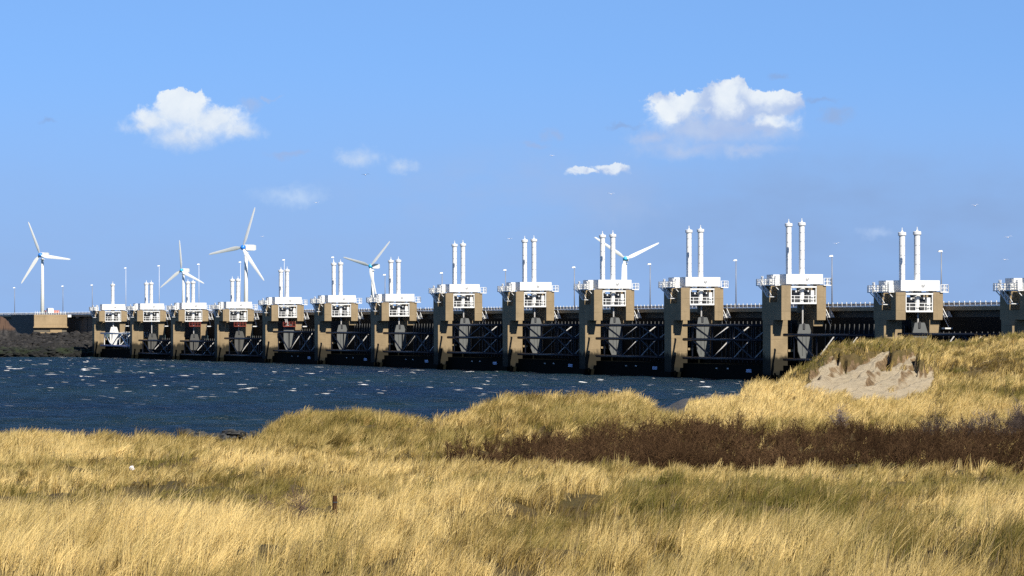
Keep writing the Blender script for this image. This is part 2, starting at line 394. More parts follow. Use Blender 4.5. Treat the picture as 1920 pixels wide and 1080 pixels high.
def mk_terrain():
    pxs = np.concatenate([np.arange(-380, -40, 20), np.arange(-40, 1460, 5), np.arange(1460, 1780, 2.5), np.arange(1780, 1990, 5), np.arange(1990, 2380, 20)]).astype(float)
    zs = np.concatenate([np.arange(30, 60, 2), np.arange(60, 150, .9), np.arange(150, 280, .9), np.arange(280, 322, .22), np.arange(322, 360, .8), np.arange(360, 560, 4)])
    PX, Z = np.meshgrid(pxs, zs)
    h, s = ground(PX, Z, True)
    X = (PX - 960) / FPX * Z
    V = np.stack([X, Z, h], -1).reshape(-1, 3)
    nr, nc = PX.shape
    idx = np.arange(nr * nc).reshape(nr, nc)
    F = np.stack([idx[:-1, :-1], idx[:-1, 1:], idx[1:, 1:], idx[1:, :-1]], -1).reshape(-1, 4)
    me = bpy.data.meshes.new("dune_ground"); me.vertices.add(len(V)); me.vertices.foreach_set('co', V.ravel().astype(np.float32))
    me.loops.add(F.size); me.loops.foreach_set('vertex_index', F.ravel().astype(np.int32))
    me.polygons.add(len(F)); me.polygons.foreach_set('loop_start', np.arange(0, F.size, 4, dtype=np.int32)); me.polygons.foreach_set('loop_total', np.full(len(F), 4, np.int32))
    me.update(calc_edges=True); me.validate()
    me.polygons.foreach_set('use_smooth', [True] * len(F))
    a = me.attributes.new('sand', 'FLOAT', 'POINT'); a.data.foreach_set('value', s.ravel().astype(np.float32))
    return me
def soil(nt, b):
    p = gpos(nt); z = zof(nt, p)
    c = ramp(nt, noise(nt, p, .25, 5, .6), [(.3, (.085, .058, .024)), (.5, (.12, .088, .035)), (.72, (.07, .062, .02))])
    c = mixc(nt, mrange(nt, noise(nt, p, 2.2, 6, .7), .4, .7, 0, .6), c, (.07, .05, .02))
    at = nd(nt, 'ShaderNodeAttribute', attribute_name='sand').outputs['Fac']
    sand = ramp(nt, noise(nt, p, .8, 6, .6), [(.3, (.32, .265, .18)), (.7, (.39, .325, .225))])
    sand = mixc(nt, mrange(nt, noise(nt, p, 1.7, 6, .7, (1, 1, 2.5)), .60, .68, 0, .75), sand, (.12, .075, .035))
    nz = zof(nt, nd(nt, 'ShaderNodeNewGeometry').outputs['Normal'])
    steep = mrange(nt, math2(nt, 'ADD', nz, math2(nt, 'MULTIPLY', math2(nt, 'SUBTRACT', noise(nt, p, 2.6, 7, .75), .5), .75)), .90, .58)
    root = ramp(nt, noise(nt, p, 2.4, 6, .7), [(.3, (.06, .036, .018)), (.7, (.26, .18, .10))])
    sand = mixc(nt, steep, sand, root)
    c = mixc(nt, mrange(nt, math2(nt, 'ADD', at, math2(nt, 'MULTIPLY', math2(nt, 'SUBTRACT', noise(nt, p, 1.2, 5, .7), .5), .9)), .35, .55), c, sand)
    wet = ramp(nt, noise(nt, p, .9, 7, .75), [(.3, (.035, .036, .038)), (.7, (.15, .145, .14))])
    c = mixc(nt, mrange(nt, math2(nt, 'ADD', z, math2(nt, 'MULTIPLY', noise(nt, p, .5, 5), .8)), 2.7, 2.2), c, wet)
    nt.links.new(c, b.inputs['Base Color']); b.inputs['Roughness'].default_value = .95; b.inputs['Specular IOR Level'].default_value = .15
    bump(nt, b, noise(nt, p, 3.5, 7, .7), .18)
M_soil = mat("dune_soil", soil)
tag(ob("dune_ground", mk_terrain(), M_soil), "rolling sandy dune ground under the marram grass", kind='structure')

# ------------------------------------------------------------------ sea
def mk_sea():
    zs = np.concatenate([np.arange(255, 420, 1.1), np.arange(420, 800, 1.5), np.arange(800, 1200, 2.2), [1300, 1600, 2400, 4000, 9000, 30000]])
    us = np.linspace(-.26, .26, 420)
    Uu, Z = np.meshgrid(us, zs); X = Uu * Z
    h = np.zeros_like(X); g = np.random.default_rng(5)
    for k in range(46):
        lam = 2.6 * (7.5 / 2.6) ** g.random() if k < 34 else 7 + 8 * g.random()
        a = math.radians(-62) + g.normal(0, .42); amp = lam * .0036 * (.6 + .8 * g.random())
        ph = (X * math.cos(a) + Z * math.sin(a)) * 2 * math.pi / lam + g.random() * 6.28
        h += amp * (np.sin(ph) + .25 * np.cos(2 * ph))
    h *= 1 - sst(Z, 1000, 1250)
    gust = fbm(X / 60. + 3, Z / 45., 3); h *= .55 + .9 * gust
    V = np.stack([X, Z, h], -1).reshape(-1, 3)
    nr, nc = X.shape; idx = np.arange(nr * nc).reshape(nr, nc)
    F = np.stack([idx[:-1, :-1], idx[:-1, 1:], idx[1:, 1:], idx[1:, :-1]], -1).reshape(-1, 4)
    me = bpy.data.meshes.new("sea"); me.from_pydata([tuple(v) for v in V], [], [tuple(f) for f in F]); me.update()
    me.polygons.foreach_set('use_smooth', [True] * len(F))
    return me
def sea(nt, b):
    p = gpos(nt)
    c = ramp(nt, noise(nt, p, .02, 4, .6, (1, .5, 1)), [(.35, (.001, .008, .022)), (.65, (.006, .019, .022))])
    # whitecaps: sparse elongated crests broken up by noise
    def caps(cell, thr, seed):
        v = nd(nt, 'ShaderNodeVectorMath', operation='MULTIPLY_ADD'); nt.links.new(p, v.inputs[0]); v.inputs[1].default_value = (.62 / cell, 1.1 / cell, 0); v.inputs[2].default_value = (seed, seed * .37, 0)
        wv = nd(nt, 'ShaderNodeTexNoise'); nt.links.new(p, wv.inputs['Vector']); wv.inputs['Scale'].default_value = .35; wv.inputs['Detail'].default_value = 5
        dv = nd(nt, 'ShaderNodeVectorMath', operation='MULTIPLY_ADD'); nt.links.new(wv.outputs['Color'], dv.inputs[0]); dv.inputs[1].default_value = (.25, .75, 0); nt.links.new(v.outputs[0], dv.inputs[2])
        vo = nd(nt, 'ShaderNodeTexVoronoi'); vo.voronoi_dimensions = '2D'; vo.inputs['Scale'].default_value = 1; vo.inputs['Randomness'].default_value = 1; nt.links.new(dv.outputs[0], vo.inputs['Vector'])
        sp = nd(nt, 'ShaderNodeSeparateColor'); nt.links.new(vo.outputs['Color'], sp.inputs[0])
        keep = mrange(nt, sp.outputs[0], .45, .55)
        lim = math2(nt, 'MULTIPLY', math2(nt, 'ADD', math2(nt, 'MULTIPLY', sp.outputs[1], .8), .4), thr)
        d = math2(nt, 'DIVIDE', vo.outputs['Distance'], lim)
        m = mrange(nt, math2(nt, 'ADD', d, math2(nt, 'MULTIPLY', math2(nt, 'SUBTRACT', noise(nt, p, 1.1, 4, .7, (1, .4, 1)), .5), 1.6)), 1.0, .55)
        return math2(nt, 'MULTIPLY', m, keep)
    foam = math2(nt, 'MAXIMUM', caps(11, .105, 0.0), math2(nt, 'MULTIPLY', caps(4.5, .10, 4.3), .7))
    patch = mrange(nt, noise(nt, p, .012, 3, .5), .40, .58)
    sy = nd(nt, 'ShaderNodeSeparateXYZ'); nt.links.new(p, sy.inputs[0])
    foam = math2(nt, 'MULTIPLY', foam, math2(nt, 'MULTIPLY', math2(nt, 'ADD', math2(nt, 'MULTIPLY', patch, .8), .2), mrange(nt, sy.outputs[1], 400, 640, .03, 1)))
    c = mixc(nt, foam, c, (.80, .80, .78))
    nt.links.new(c, b.inputs['Base Color'])
    nt.links.new(mrange(nt, foam, 0, 1, .30, .9), b.inputs['Roughness'])
    b.inputs['IOR'].default_value = 1.33; b.inputs['Specular IOR Level'].default_value = .5
    h = math2(nt, 'ADD', noise(nt, p, .8, 6, .68, (1, .6, 1)), math2(nt, 'MULTIPLY', noise(nt, p, .16, 3, .5, (1, .8, 1)), 1.6))
    bn = nd(nt, 'ShaderNodeBump'); nt.links.new(h, bn.inputs['Height']); bn.inputs['Distance'].default_value = 1.0; bn.inputs['Strength'].default_value = 1.0
    # short wind waves run up on this shore with their steep faces towards it
    tl = nd(nt, 'ShaderNodeVectorMath', operation='ADD'); nt.links.new(bn.outputs[0], tl.inputs[0]); tl.inputs[1].default_value = (0, -.42, 0)
    nm = nd(nt, 'ShaderNodeVectorMath', operation='NORMALIZE'); nt.links.new(tl.outputs[0], nm.inputs[0]); nt.links.new(nm.outputs[0], b.inputs['Normal'])
M_sea = mat("sea_water", sea)
tag(ob("sea", mk_sea(), M_sea), "choppy dark blue sea with small whitecaps", kind='structure')
land = MB().box(-2500, 2500, 1420, 5200, 2.0, 3.0).build("far_land", mat("far_land_green", lambda nt, b: b.inputs['Base Color'].__setattr__('default_value', (.07, .09, .03, 1))))
tag(land, "low green island behind the barrier", kind='structure')

# ------------------------------------------------------------------ barrier layout
corner = [186, 257.3, 335, 418.2, 509.3, 608.5, 715.8, 835.6, 967.4, 1114, 1277, 1465.3, 1679.8, 1923]
Z1, DZ = 1120.0, 1120.0 / 26.47
PB = [Vector(((px - 960) / FPX * (Z1 - DZ * i), Z1 - DZ * i, 0)) for i, px in enumerate(corner)]
TT = [5.65] * 4 + [6.6] + [6.75] * 2 + [8.55] * 5 + [7.0, 6.9]       # box tops over the horizon
CT_ = [11.7, 11.65, 11.5, 11.7, 13.6, 14.7, 14.65, 17.5, 17.55, 17.55, 17.5, 17.6, 15.0, 15.0]
# chords of each gate (heights over the horizon), rib top
GATE = [([-3.0, -6.6], -2.5), ([-4.9, -8.6], -4.2), ([-4.9, -8.6], -4.2), ([-4.0, -8.4], -3.3), ([-2.2, -6.9], -1.4), ([-2.3, -6.5], -.1), ([-2.3, -6.5], -.1),
        ([-.4, -3.1, -6.4], .35), ([-.4, -3.0, -6.4], .35), ([-.4, -3.0, -6.4], .35), ([-.4, -3.0, -6.4], .35), ([-2.05, -6.3], -.15), ([-1.8, -6.2], -1.35)]
cache = {}
def part(key, name, m, parent, fn, smooth=0, label=None):
    if key not in cache:
        mb = MB(); fn(mb); me = mb.mesh(name); me.materials.append(m); cache[key] = me; new = True
    else: new = False
    o = bpy.data.objects.new(name, cache[key]); C.objects.link(o); o.parent = parent
    if new and smooth: smooth_by_angle(o, smooth)
    if label: o['label'] = label
    return o
PL = ["concrete barrier pillar with one single white cylinder next to the rocky bank",
 "barrier pillar with two short white cylinders just right of the white painted gate",
 "low barrier pillar with a red work platform, nearest of these to the rocky bank",
 "low barrier pillar with red work platform in front of the tallest wind turbine",
 "barrier pillar with red work platform and a white ladder above it",
 "mid height barrier pillar just left of the cyan turbine with blade to its cylinder",
 "mid height barrier pillar just right of the turbine with a hanging blade",
 "tall barrier pillar, leftmost of the five highest in the row",
 "tall barrier pillar with twin white cylinders, second of the five highest",
 "tall barrier pillar whose white cylinders stand before a turbine rotor",
 "tall barrier pillar right of the rightmost turbine, fourth of the five highest",
 "tall barrier pillar nearest the sand blowout, its cylinders reaching highest",
 "barrier pillar rising behind the grassy dune crest with twin white cylinders",
 "barrier pillar cut off by the right edge of the picture"]
for i in range(14):
    T, CTi = TT[i], CT_[i]; t = empty("barrier_pillar", PB[i], THETA)
    tag(t, PL[i], "barrier pillar", "concrete pillars of the storm surge barrier", 'thing')
    k = (T, CTi); B = H + .55; W = H + T - 1.95; TB = H + T
    def wall(x0, x1):
        def f(mb):
            zm = max(B + 1.2, TB - 4.9)
            mb.box(x0, x1, 0, 8.4, B, zm); mb.box(x0, x1, 0, 1.9, zm, W); mb.box(x0, x1, 5.2, 8.4, zm, W)
        return f
    part(('wl', T), "upper_wall", M_conc, t, wall(0, 1.75)); part(('wr', T), "upper_wall", M_conc, t, wall(6.75, 8.5))
    part('cb', "cross_beam", M_conc, t, lambda mb: mb.box(1.75, 6.75, 6.6, 8.3, B + .02, B + 1.3))
    part('sl', "lower_shaft", M_conc, t, lambda mb: mb.box(-.2, 2.6, 3.2, 7.6, -3, B))
    part('sr', "lower_shaft", M_conc, t, lambda mb: mb.box(6.5, 8.46, .9, 7.6, -3, B))
    part('bl', "guide_block", M_conc, t, lambda mb: mb.box(-.8, -.2, 2.8, 5.4, -3, H - .4))
    part('lg', "ledge", M_conc, t, lambda mb: mb.box(2.6, 3.7, 3.0, 4.4, H - 5.0, H - 4.6))
    part('ft', "footing", M_sill, t, lambda mb: mb.box(-1.1, 9.1, 2.4, 8.4, -3, 1.15) and mb.box(2.0, 7.0, 5.0, 7.4, 1.15, 6.0))
    for nn, y0 in enumerate((0.0, 5.6)):
        if nn and i == 0: continue
        bx = part(('bx', T, nn), "beam_box", M_white, t, lambda mb: mb.box(.9, 7.9, y0, y0 + 2.8, TB - 1.72, TB))
        def emb(mb):
            for q in range(14):
                a, b = 2 * math.pi * q / 14, 2 * math.pi * (q + 1) / 14
                if q in (2, 3, 4): continue
                c = (4.9, y0 - .03, TB - .85)
                mb.tube((c[0] + .24 * math.cos(a), c[1], c[2] + .24 * math.sin(a)), (c[0] + .24 * math.cos(b), c[1], c[2] + .24 * math.sin(b)), .05, 4)
            mb.tube((4.8, y0 - .03, TB - .82), (5.02, y0 - .03, TB - .95), .04, 4)
        part(('em', T, nn), "emblem", M_lamp, bx, emb)
        part(('bs', T, nn), "bearing", M_white, t, lambda mb: [mb.box(a, a + .7, y0 + .5, y0 + 2.1, W, TB - 1.72) for a in (1.0, 6.9)])
        cyl = part(('cy', k, nn), "hydraulic_cylinder", M_white, t, lambda mb: mb.lathe((4.45, y0 + 1.3, 0), [(.50, TB), (.50, H + CTi - .55)], 20), 40)
        part(('cp', k, nn), "cylinder_cap", M_white, cyl, lambda mb: mb.lathe((4.45, y0 + 1.3, H + CTi), [(.55, -.62), (.68, -.5), (.68, -.08), (.6, 0)], 20), 40)
        def bolts(mb):
            for z in np.arange(TB + 1.1, H + CTi - .8, 1.55):
                for a in (-1.15, -2.3):
                    mb.box(4.45 + .5 * math.cos(a) - .06, 4.45 + .5 * math.cos(a) + .06, y0 + 1.3 + .5 * math.sin(a) - .06, y0 + 1.3 + .5 * math.sin(a) + .06, z - .04, z + .04)
        part(('bo', k, nn), "cylinder_seam_mark", M_lamp, cyl, bolts)
        part(('an', k, nn), "antenna", M_white, cyl, lambda mb: mb.tube((4.45, y0 + 1.3, H + CTi), (4.45, y0 + 1.3, H + CTi + .75), .07, 5).tube((4.25, y0 + 1.3, H + CTi), (4.5, y0 + 1.3, H + CTi + .4), .05, 4).tube((4.7, y0 + 1.3, H + CTi), (4.45, y0 + 1.3, H + CTi + .4), .05, 4))
        def low(mb):
            mb.lathe((4.45, y0 + 1.3, 0), [(.30, TB - 5.0), (.30, TB - 4.3), (.42, TB - 4.25), (.42, TB - 2.75), (.58, TB - 2.7), (.58, TB - 1.72)], 16)
        part(('lo', T, nn), "lower_cylinder", M_white, cyl, low, 40)
        part(('mc', T, nn), "pump_housing", M_dark, t, lambda mb: mb.box(4.95, 5.8, y0 + 1.2, y0 + 2.0, TB - 4.92, TB - 2.7).box(2.9, 4.0, y0 + 1.6, y0 + 2.2, TB - 4.92, TB - 3.0).box(2.2, 2.5, y0 + .9, y0 + 1.4, TB - 4.92, TB - 4.0).box(2.2, 6.4, y0 + .7, y0 + 1.6, TB - 2.3, TB - 1.95))
        part(('ca', T, nn), "control_cabinet", M_white, t, lambda mb: mb.box(5.85, 6.5, y0 + .5, y0 + 1.6, TB - 4.95, TB - 2.75))
        part(('pi', T, nn), "pipework", M_white, t, lambda mb: [mb.tube((a, y0 + .4, TB - 2.4), (b, y0 + .6, TB - 1.72), .07, 5) for a, b in ((2.1, 2.8), (2.9, 2.9), (3.4, 3.0), (5.4, 5.9), (5.9, 5.9), (6.4, 6.0))] and mb.box(2.75, 3.0, y0 + .2, y0 + .5, TB - 3.15, TB - 2.85).box(5.1, 5.3, y0 + .2, y0 + .5, TB - 3.1, TB - 2.8))
        def plat(mb):
            z0, z1 = TB - 5.2, TB - 2.35
            mb.box(1.8, 6.7, y0 + .0, y0 + 2.6, z0, z0 + .28)
            for x in (1.87, 6.62):
                for y in (y0 + .05, y0 + 2.5): mb.box(x - .08, x + .08, y, y + .16, z0 + .28, z1)
            mb.box(1.78, 6.72, y0 - .02, y0 + .24, z1, z1 + .26); mb.box(1.78, 6.72, y0 + 2.4, y0 + 2.62, z1, z1 + .26)
            mb.box(1.78, 2.0, y0 + .24, y0 + 2.4, z1 + .01, z1 + .25); mb.box(6.5, 6.72, y0 + .24, y0 + 2.4, z1 + .01, z1 + .25)
        pf = part(('pf', T, nn), "lift_platform", M_white, t, plat)
        def prail(mb):
            z0 = TB - 5.2
            for x in (2.5, 3.6, 5.2, 6.1): mb.box(x - .05, x + .05, y0 + .06, y0 + .16, z0 + .28, z0 + 1.45)
            for dz in (.85, 1.4): mb.box(1.96, 6.53, y0 + .07, y0 + .15, z0 + dz, z0 + dz + .10)
        if nn == 0: part(('pr', T, nn), "railing", M_white, pf, prail)
    gz = GATE[min(i, 12)][0]; stop = {2: .9, 3: .9}.get(len(gz), 0)
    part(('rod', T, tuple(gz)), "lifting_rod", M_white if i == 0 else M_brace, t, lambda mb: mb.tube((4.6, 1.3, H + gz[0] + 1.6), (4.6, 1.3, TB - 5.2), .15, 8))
    def walk(mb):
        z = TB - 2.0; mb.box(-.95, -.02, .6, 8.9, z, z + .16)
    wk = part(('wk', T), "walkway", M_white, t, walk)
    part(('wkr', T), "railing", M_white, wk, lambda mb: mb.rail([(-.9, .7, TB - 1.84), (-.9, 8.8, TB - 1.84), (-.1, 8.8, TB - 1.84)], 1.05, 1.1, .05, (1, .66, .33)).rail([(-.9, .7, TB - 1.84), (-.1, .7, TB - 1.84)], 1.05, 1.1).rail([(-.9, 3.4, TB - 1.84), (-.1, 3.4, TB - 1.84)], 1.05, 1.1, .08, (1, .6, .2)).rail([(-.9, 6.6, TB - 1.84), (-.1, 6.6, TB - 1.84)], 1.05, .6, .08, (1, .6, .2)).rail([(-.9, 8.3, TB - 1.84), (-.1, 8.3, TB - 1.84)], 1.05, .6, .07, (1, .5)))
    for yy in (2.9, 4.3, 8.6):
        def ladder(mb):
            for y in (yy, yy + .55): mb.box(.2, .34, y, y + .14, TB - 1.95, TB - .25)
            for q in range(5): mb.box(.22, .32, yy - .02, yy + .7, TB - 1.6 + q * .3, TB - 1.53 + q * .3)
        part(('la', T, yy), "ladder", M_white, t, ladder)
    part(('dc', T), "duct", M_white, t, lambda mb: mb.box(-.7, .0, 4.0, 5.0, TB - 1.84, TB - .9))
    def stair(mb):
        for y in (2.1, 5.0):
            pass
        a, b = Vector((-.7, 6.4, TB - 1.95)), Vector((-.7, 3.6, TB - 3.9))
        for x in (-1.15, -.25): mb.tube(a + Vector((x + .7, 0, 0)), b + Vector((x + .7, 0, 0)), .10, 4); mb.tube(a + Vector((x + .7, 0, 1.0)), b + Vector((x + .7, 0, 1.0)), .06, 4)
        for q in range(9): c = a.lerp(b, (q + .5) / 9); mb.box(-1.15, -.25, c.y - .14, c.y + .14, c.z - .03, c.z + .03)
        for q in range(4):
            c = a.lerp(b, q / 3); mb.box(-1.2, -1.1, c.y - .05, c.y + .05, c.z, c.z + 1.0)
        mb.box(-1.2, -.03, 2.3, 3.6, TB - 4.0, TB - 3.88)
    part(('st', T), "access_stair", M_white, t, stair)
    for y in (1.0, 6.8, 8.0): part(('wb', T, y), "walkway_bracket", M_white, t, lambda mb: mb.tube((-.85, y, TB - 2.0), (-.02, y, TB - 2.8), .09, 4))
    cg = part(('cg', T), "side_balcony", M_white, t, lambda mb: mb.box(7.95, 9.4, -.25, 1.7, TB - 2.0, TB - 1.84))
    part(('cgr', T), "railing", M_white, cg, lambda mb: mb.rail([(8.0, -.2, TB - 1.84), (9.35, -.2, TB - 1.84), (9.35, 1.65, TB - 1.84)], 1.15, .85, .06, (1, .5)))
    def sstair(mb):
        a, b = Vector((9.0, .6, H + 1.75)), Vector((9.0, -2.1, H - .7))
        for x in (8.6, 9.45):
            mb.tube((x, a.y, a.z), (x, b.y, b.z), .11, 4); mb.tube((x, a.y, a.z + 1.0), (x, b.y, b.z + 1.0), .07, 4); mb.tube((x, a.y, a.z + .55), (x, b.y, b.z + .55), .05, 4)
            for q in range(4): c = a.lerp(b, q / 3); mb.box(x - .05, x + .05, c.y - .05, c.y + .05, c.z, c.z + 1.0)
        for q in range(12): c = a.lerp(b, (q + .5) / 12); mb.box(8.6, 9.45, c.y - .12, c.y + .12, c.z - .03, c.z + .03)
    part('ss', "side_stair", M_white, t, sstair)
    part('ld', "stair_landing", M_white, t, lambda mb: mb.box(7.2, 9.6, -3.4, -2.1, H - .95, H - .72))
    if i in (2, 3, 4):
        def red(mb):
            z = H - .9; mb.box(3.0, 6.3, -.2, 1.0, z, z + .22).rail([(3.0, -.15, z + .2), (6.2, -.15, z + .2)], 1.0, .8, .06)
        rp = part(('red', i), "work_platform", M_red, t, red, label="red painted work platform")
        if i == 4: part('redl', "ladder", M_white, rp, lambda mb: [mb.tube((a, .0, H - .7), (a - .3, .5, TB - 5.2), .06, 4) for a in (3.9, 4.35)] and [mb.box(3.85 - q * .04, 4.35 - q * .04, .05 * q, .05 * q + .08, H - .5 + q * .3, H - .42 + q * .3) for q in range(5)])

GL = ["white painted sluice gate hanging at the rocky end of the barrier",
 "black sluice gate right after the white painted gate",
 "black sluice gate hanging low between the first two pillars with red platforms",
 "black sluice gate hanging low right of the pillar before the tallest turbine",
 "black sluice gate right of the pillar with red platform and white ladder",
 "black two tube sluice gate below the cyan turbine with the hanging blade",
 "black two tube sluice gate left of the first of the tallest pillars",
 "black three tube sluice gate between first and second tallest pillars",
 "black three tube sluice gate between second and third tallest pillars",
 "black three tube sluice gate just below the turbine behind twin cylinders",
 "black three tube sluice gate left of the pillar nearest the sand blowout",
 "black sluice gate partly hidden by the dune above the sand blowout",
 "black sluice gate seen just over the grassy dune crest at right"]
for i in range(13):
    ch, rt = GATE[i]; t = empty("sluice_gate", PB[i], THETA)
    tag(t, GL[i], "sluice gate", "sluice gates between the pillars", 'thing')
    Lg = -((PB[i + 1] - PB[i]).dot(LY)) ; Y1 = -(Lg - 8.0)          # near end
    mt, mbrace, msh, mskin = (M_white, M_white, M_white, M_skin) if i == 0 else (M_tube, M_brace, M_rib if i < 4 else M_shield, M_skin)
    n = len(ch); z0 = H + ch[-1]
    for q, c in enumerate(ch):
        MB().tube((.6, .2, H + c), (.6, Y1, H + c), .27, 12).build("chord_tube", M_lav if (i == 0 and q == n - 1) else mt, t, True)
        MB().tube((4.2, -4, H + c), (4.2, Y1, H + c), .2, 8).build("chord_tube", mskin if i else mt, t, True)
    MB().box(6.1, 6.3, Y1, .2, z0 - 1.2, H + rt - .35).build("skin_plate", mskin, t)
    ny = int((-Y1 - 5.6) / 1.95)
    ribme = MB().box(5.96, 6.09, -.06, .06, z0 - .8, H + rt).mesh("rib"); ribme.materials.append(M_rib if i else M_white)
    for q in range(ny + 1):
        o = bpy.data.objects.new("rib", ribme); C.objects.link(o); o.parent = t; o.location = (0, -5.2 - 1.95 * q, 0)
    st = [y for y in (-4.0, -13.4, -22.8, -32.2) if y > Y1 + 1]
    for y in st:
        for a, b in zip(ch, ch[1:]):
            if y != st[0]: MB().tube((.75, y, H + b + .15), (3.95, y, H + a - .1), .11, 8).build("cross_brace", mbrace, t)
            MB().tube((.6, y, H + b), (.6, y, H + a), .14, 8).build("post", mt, t)
    for q, (ya, yb) in enumerate(zip(st, st[1:])):
        for a, b in zip(ch, ch[1:]):
            (u, v) = (a, b) if q % 2 == 0 else (b, a)
            MB().tube((.6, ya, H + u), (.6, yb, H + v), .17, 8).build("diagonal_strut", mt, t)
    ztop = H + ch[0] + (1.5 if n == 3 else 1.9); zb = z0 - .1
    pts = [(3.5, zb + 1.5), (3.4, zb + 3.2), (3.4, min(ztop - 1.6, zb + 5.2)), (3.75, ztop - .2), (3.9, ztop), (5.5, ztop), (5.65, ztop - .2), (6.1, ztop - 1.6), (6.1, zb + 1.3), (5.6, zb), (4.1, zb)]
    sh = MB().prism(pts, .75, 1.0).build("end_shield", msh, t)
    MB().box(5.0, 5.12, .62, .75, zb + .5, ztop - 1.6).box(4.3, 4.4, .64, .75, zb + .8, ztop - 1.8).build("stiffener", msh, sh)
    MB().box(4.4, 4.8, .6, .75, ztop - .9, ztop + .15).build("lifting_eye", M_dark if i else M_white, sh)

# concrete sill beams at the waterline, one in each opening
SL = ["weed black sill beam under the white painted gate", "weed black sill beam under the gate after the white one", "weed black sill beam between the first two red platform pillars",
 "weed black sill beam right of the pillar before the tallest turbine", "weed black sill beam right of the red platform with ladder", "weed black sill beam under the cyan turbine with hanging blade",
 "weed black sill beam left of the first tallest pillar", "weed black sill beam between first and second tallest pillars", "weed black sill beam between second and third tallest pillars",
 "weed black sill beam below the turbine behind twin cylinders", "weed black sill beam left of the pillar by the blowout", "weed black sill beam hidden mostly by the dune with blowout", "weed black sill beam behind the grassy dune crest"]
for i in range(13):
    t = empty("sill_beam", PB[i], THETA); tag(t, SL[i], "concrete beam", "sill beams at the waterline", 'thing')
    Lg = -((PB[i + 1] - PB[i]).dot(LY)); Y1 = -(Lg - 8.2)
    MB().box(1.3, 6.4, Y1, 2.2, -3, H - 7.4 + (.0 if i else -.2)).build("beam", M_sill, t)
    MB().box(8.55, 9.2, Y1 - .2, .8, -3, 11.2).build("breast_wall", M_skin, t)
    if 4 <= i <= 11:
        pl = MB().box(1.24, 1.3, -29.6, -27.4, H - 8.75, H - 8.2).build("number_plate", M_plate, t)
        mb = MB()
        for q in range(4):
            y = -27.65 - q * .48; mb.box(1.22, 1.238, y - .3, y, H - 8.62, H - 8.55).box(1.22, 1.238, y - .3, y - .22, H - 8.55, H - 8.33).box(1.22, 1.238, y - .22, y - .05, H - 8.4, H - 8.33)
        mb.build("worn_lettering", M_ink, pl)
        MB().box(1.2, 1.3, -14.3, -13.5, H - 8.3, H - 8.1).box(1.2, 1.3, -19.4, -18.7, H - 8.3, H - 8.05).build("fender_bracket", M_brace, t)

# road bridge behind the pillars
def yl(P): return (P - PB[0]).dot(LY)
rb = empty("road_bridge", PB[0], THETA)
tag(rb, "long concrete road bridge with white railing running behind the pillars", "bridge", kind='thing')
ends = [250.0, 205.0, 160.0, 112.0, 66.0] + [yl(PB[i]) + 4.2 for i in range(14)] + [yl(PB[13]) - 40, yl(PB[13]) - 82]
for a, b in zip(ends, ends[1:]):
    x0 = 10.7
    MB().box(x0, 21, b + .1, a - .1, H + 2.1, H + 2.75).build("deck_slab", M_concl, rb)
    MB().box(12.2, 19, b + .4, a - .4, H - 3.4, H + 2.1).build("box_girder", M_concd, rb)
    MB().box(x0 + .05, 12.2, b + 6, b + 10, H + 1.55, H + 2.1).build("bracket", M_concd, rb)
    mb = MB()
    n = round((a - b) / 1.9)
    for q in range(n):
        y = b + (a - b) * (q + .5) / n; mb.box(x0 + .05, x0 + .18, y - .07, y + .07, H + 2.75, H + 3.62)
    mb.box(x0 + .06, x0 + .17, b, a, H + 2.76, H + 2.88).box(x0 + .08, x0 + .14, b, a, H + 3.30, H + 3.38).box(x0 + .08, x0 + .14, b, a, H + 3.02, H + 3.08)
    tag(mb.build("railing", M_white, rb), kind='stuff')
    MB().box(x0 + 1.2, x0 + 1.3, b, a, H + 2.95, H + 3.40).build("crash_barrier", M_lamp, rb)

# lamp posts along the road
def on_line(px, xo):       # point of the line local x = xo seen at column px
    k = (px - 960) / FPX; base = local(PB[6], xo, 0)
    # base + LY*s : x = k*y
    s = (k * base.y - base.x) / (LY.x - k * LY.y); return base + LY * s
lamps = [(27.5, 540, 'far left end of the dike, first of the road'), (118, 537, 'above the pale abutment block'), (173, 535, 'just left of the single cylinder pillar'),
 (236, 503, 'between single cylinder and twin cylinders'), (298.5, 499, 'left of the small leftmost cyan turbine'), (373, 496, 'right of the small cyan turbine'), (451, 492, 'left of the tallest turbine tower'),
 (533, 488, 'behind the pillar with red platform and ladder'), (625, 483, 'behind the pillar left of the hanging blade turbine'),
 (722, 516, 'left of the cylinders right of the hanging blade turbine'), (829, 512.5, 'left of the first tallest pillar cylinders'), (948, 507, 'left of the second tallest pillar cylinders'),
 (1077, 502, 'left of the twin cylinders before the turbine'), (1219, 496, 'right of the rightmost turbine'), (1380, 489, 'right of the fourth tallest pillar'),
 (1560, 481, 'right of the highest pair of cylinders'), (1765, 472, 'right of the pillar behind the dune crest')]
for px, py, where in lamps:
    P = on_line(px, 11.4); Zt = P.y; ztop = CAMH + (HZ - py) * Zt / FPX; tall = 236 <= px <= 625
    m = M_lampw if tall else M_lamp
    t = empty("street_lamp", (P.x, P.y, H + 2.75), THETA); h = ztop - H - 2.75
    tag(t, ("tall thin pale lamp post " if tall else "grey lamp post ") + where, "street lamp", "lamp posts along the barrier road", 'thing')
    MB().tube((0, 0, 0), (0, 0, h), .09 if tall else .12, 8, .06 if tall else .08).build("pole", m, t, True)
    hd = MB().add([(-.62, -.22, h - .05), (.14, -.22, h - .05), (.14, .22, h - .05), (-.62, .22, h - .05), (-.5, -.16, h + .2), (.08, -.16, h + .26), (.08, .16, h + .26), (-.5, .16, h + .2)],
             [(3, 2, 1, 0), (4, 5, 6, 7), (0, 1, 5, 4), (1, 2, 6, 5), (2, 3, 7, 6), (3, 0, 4, 7)]).build("lamp_head", M_white, t)

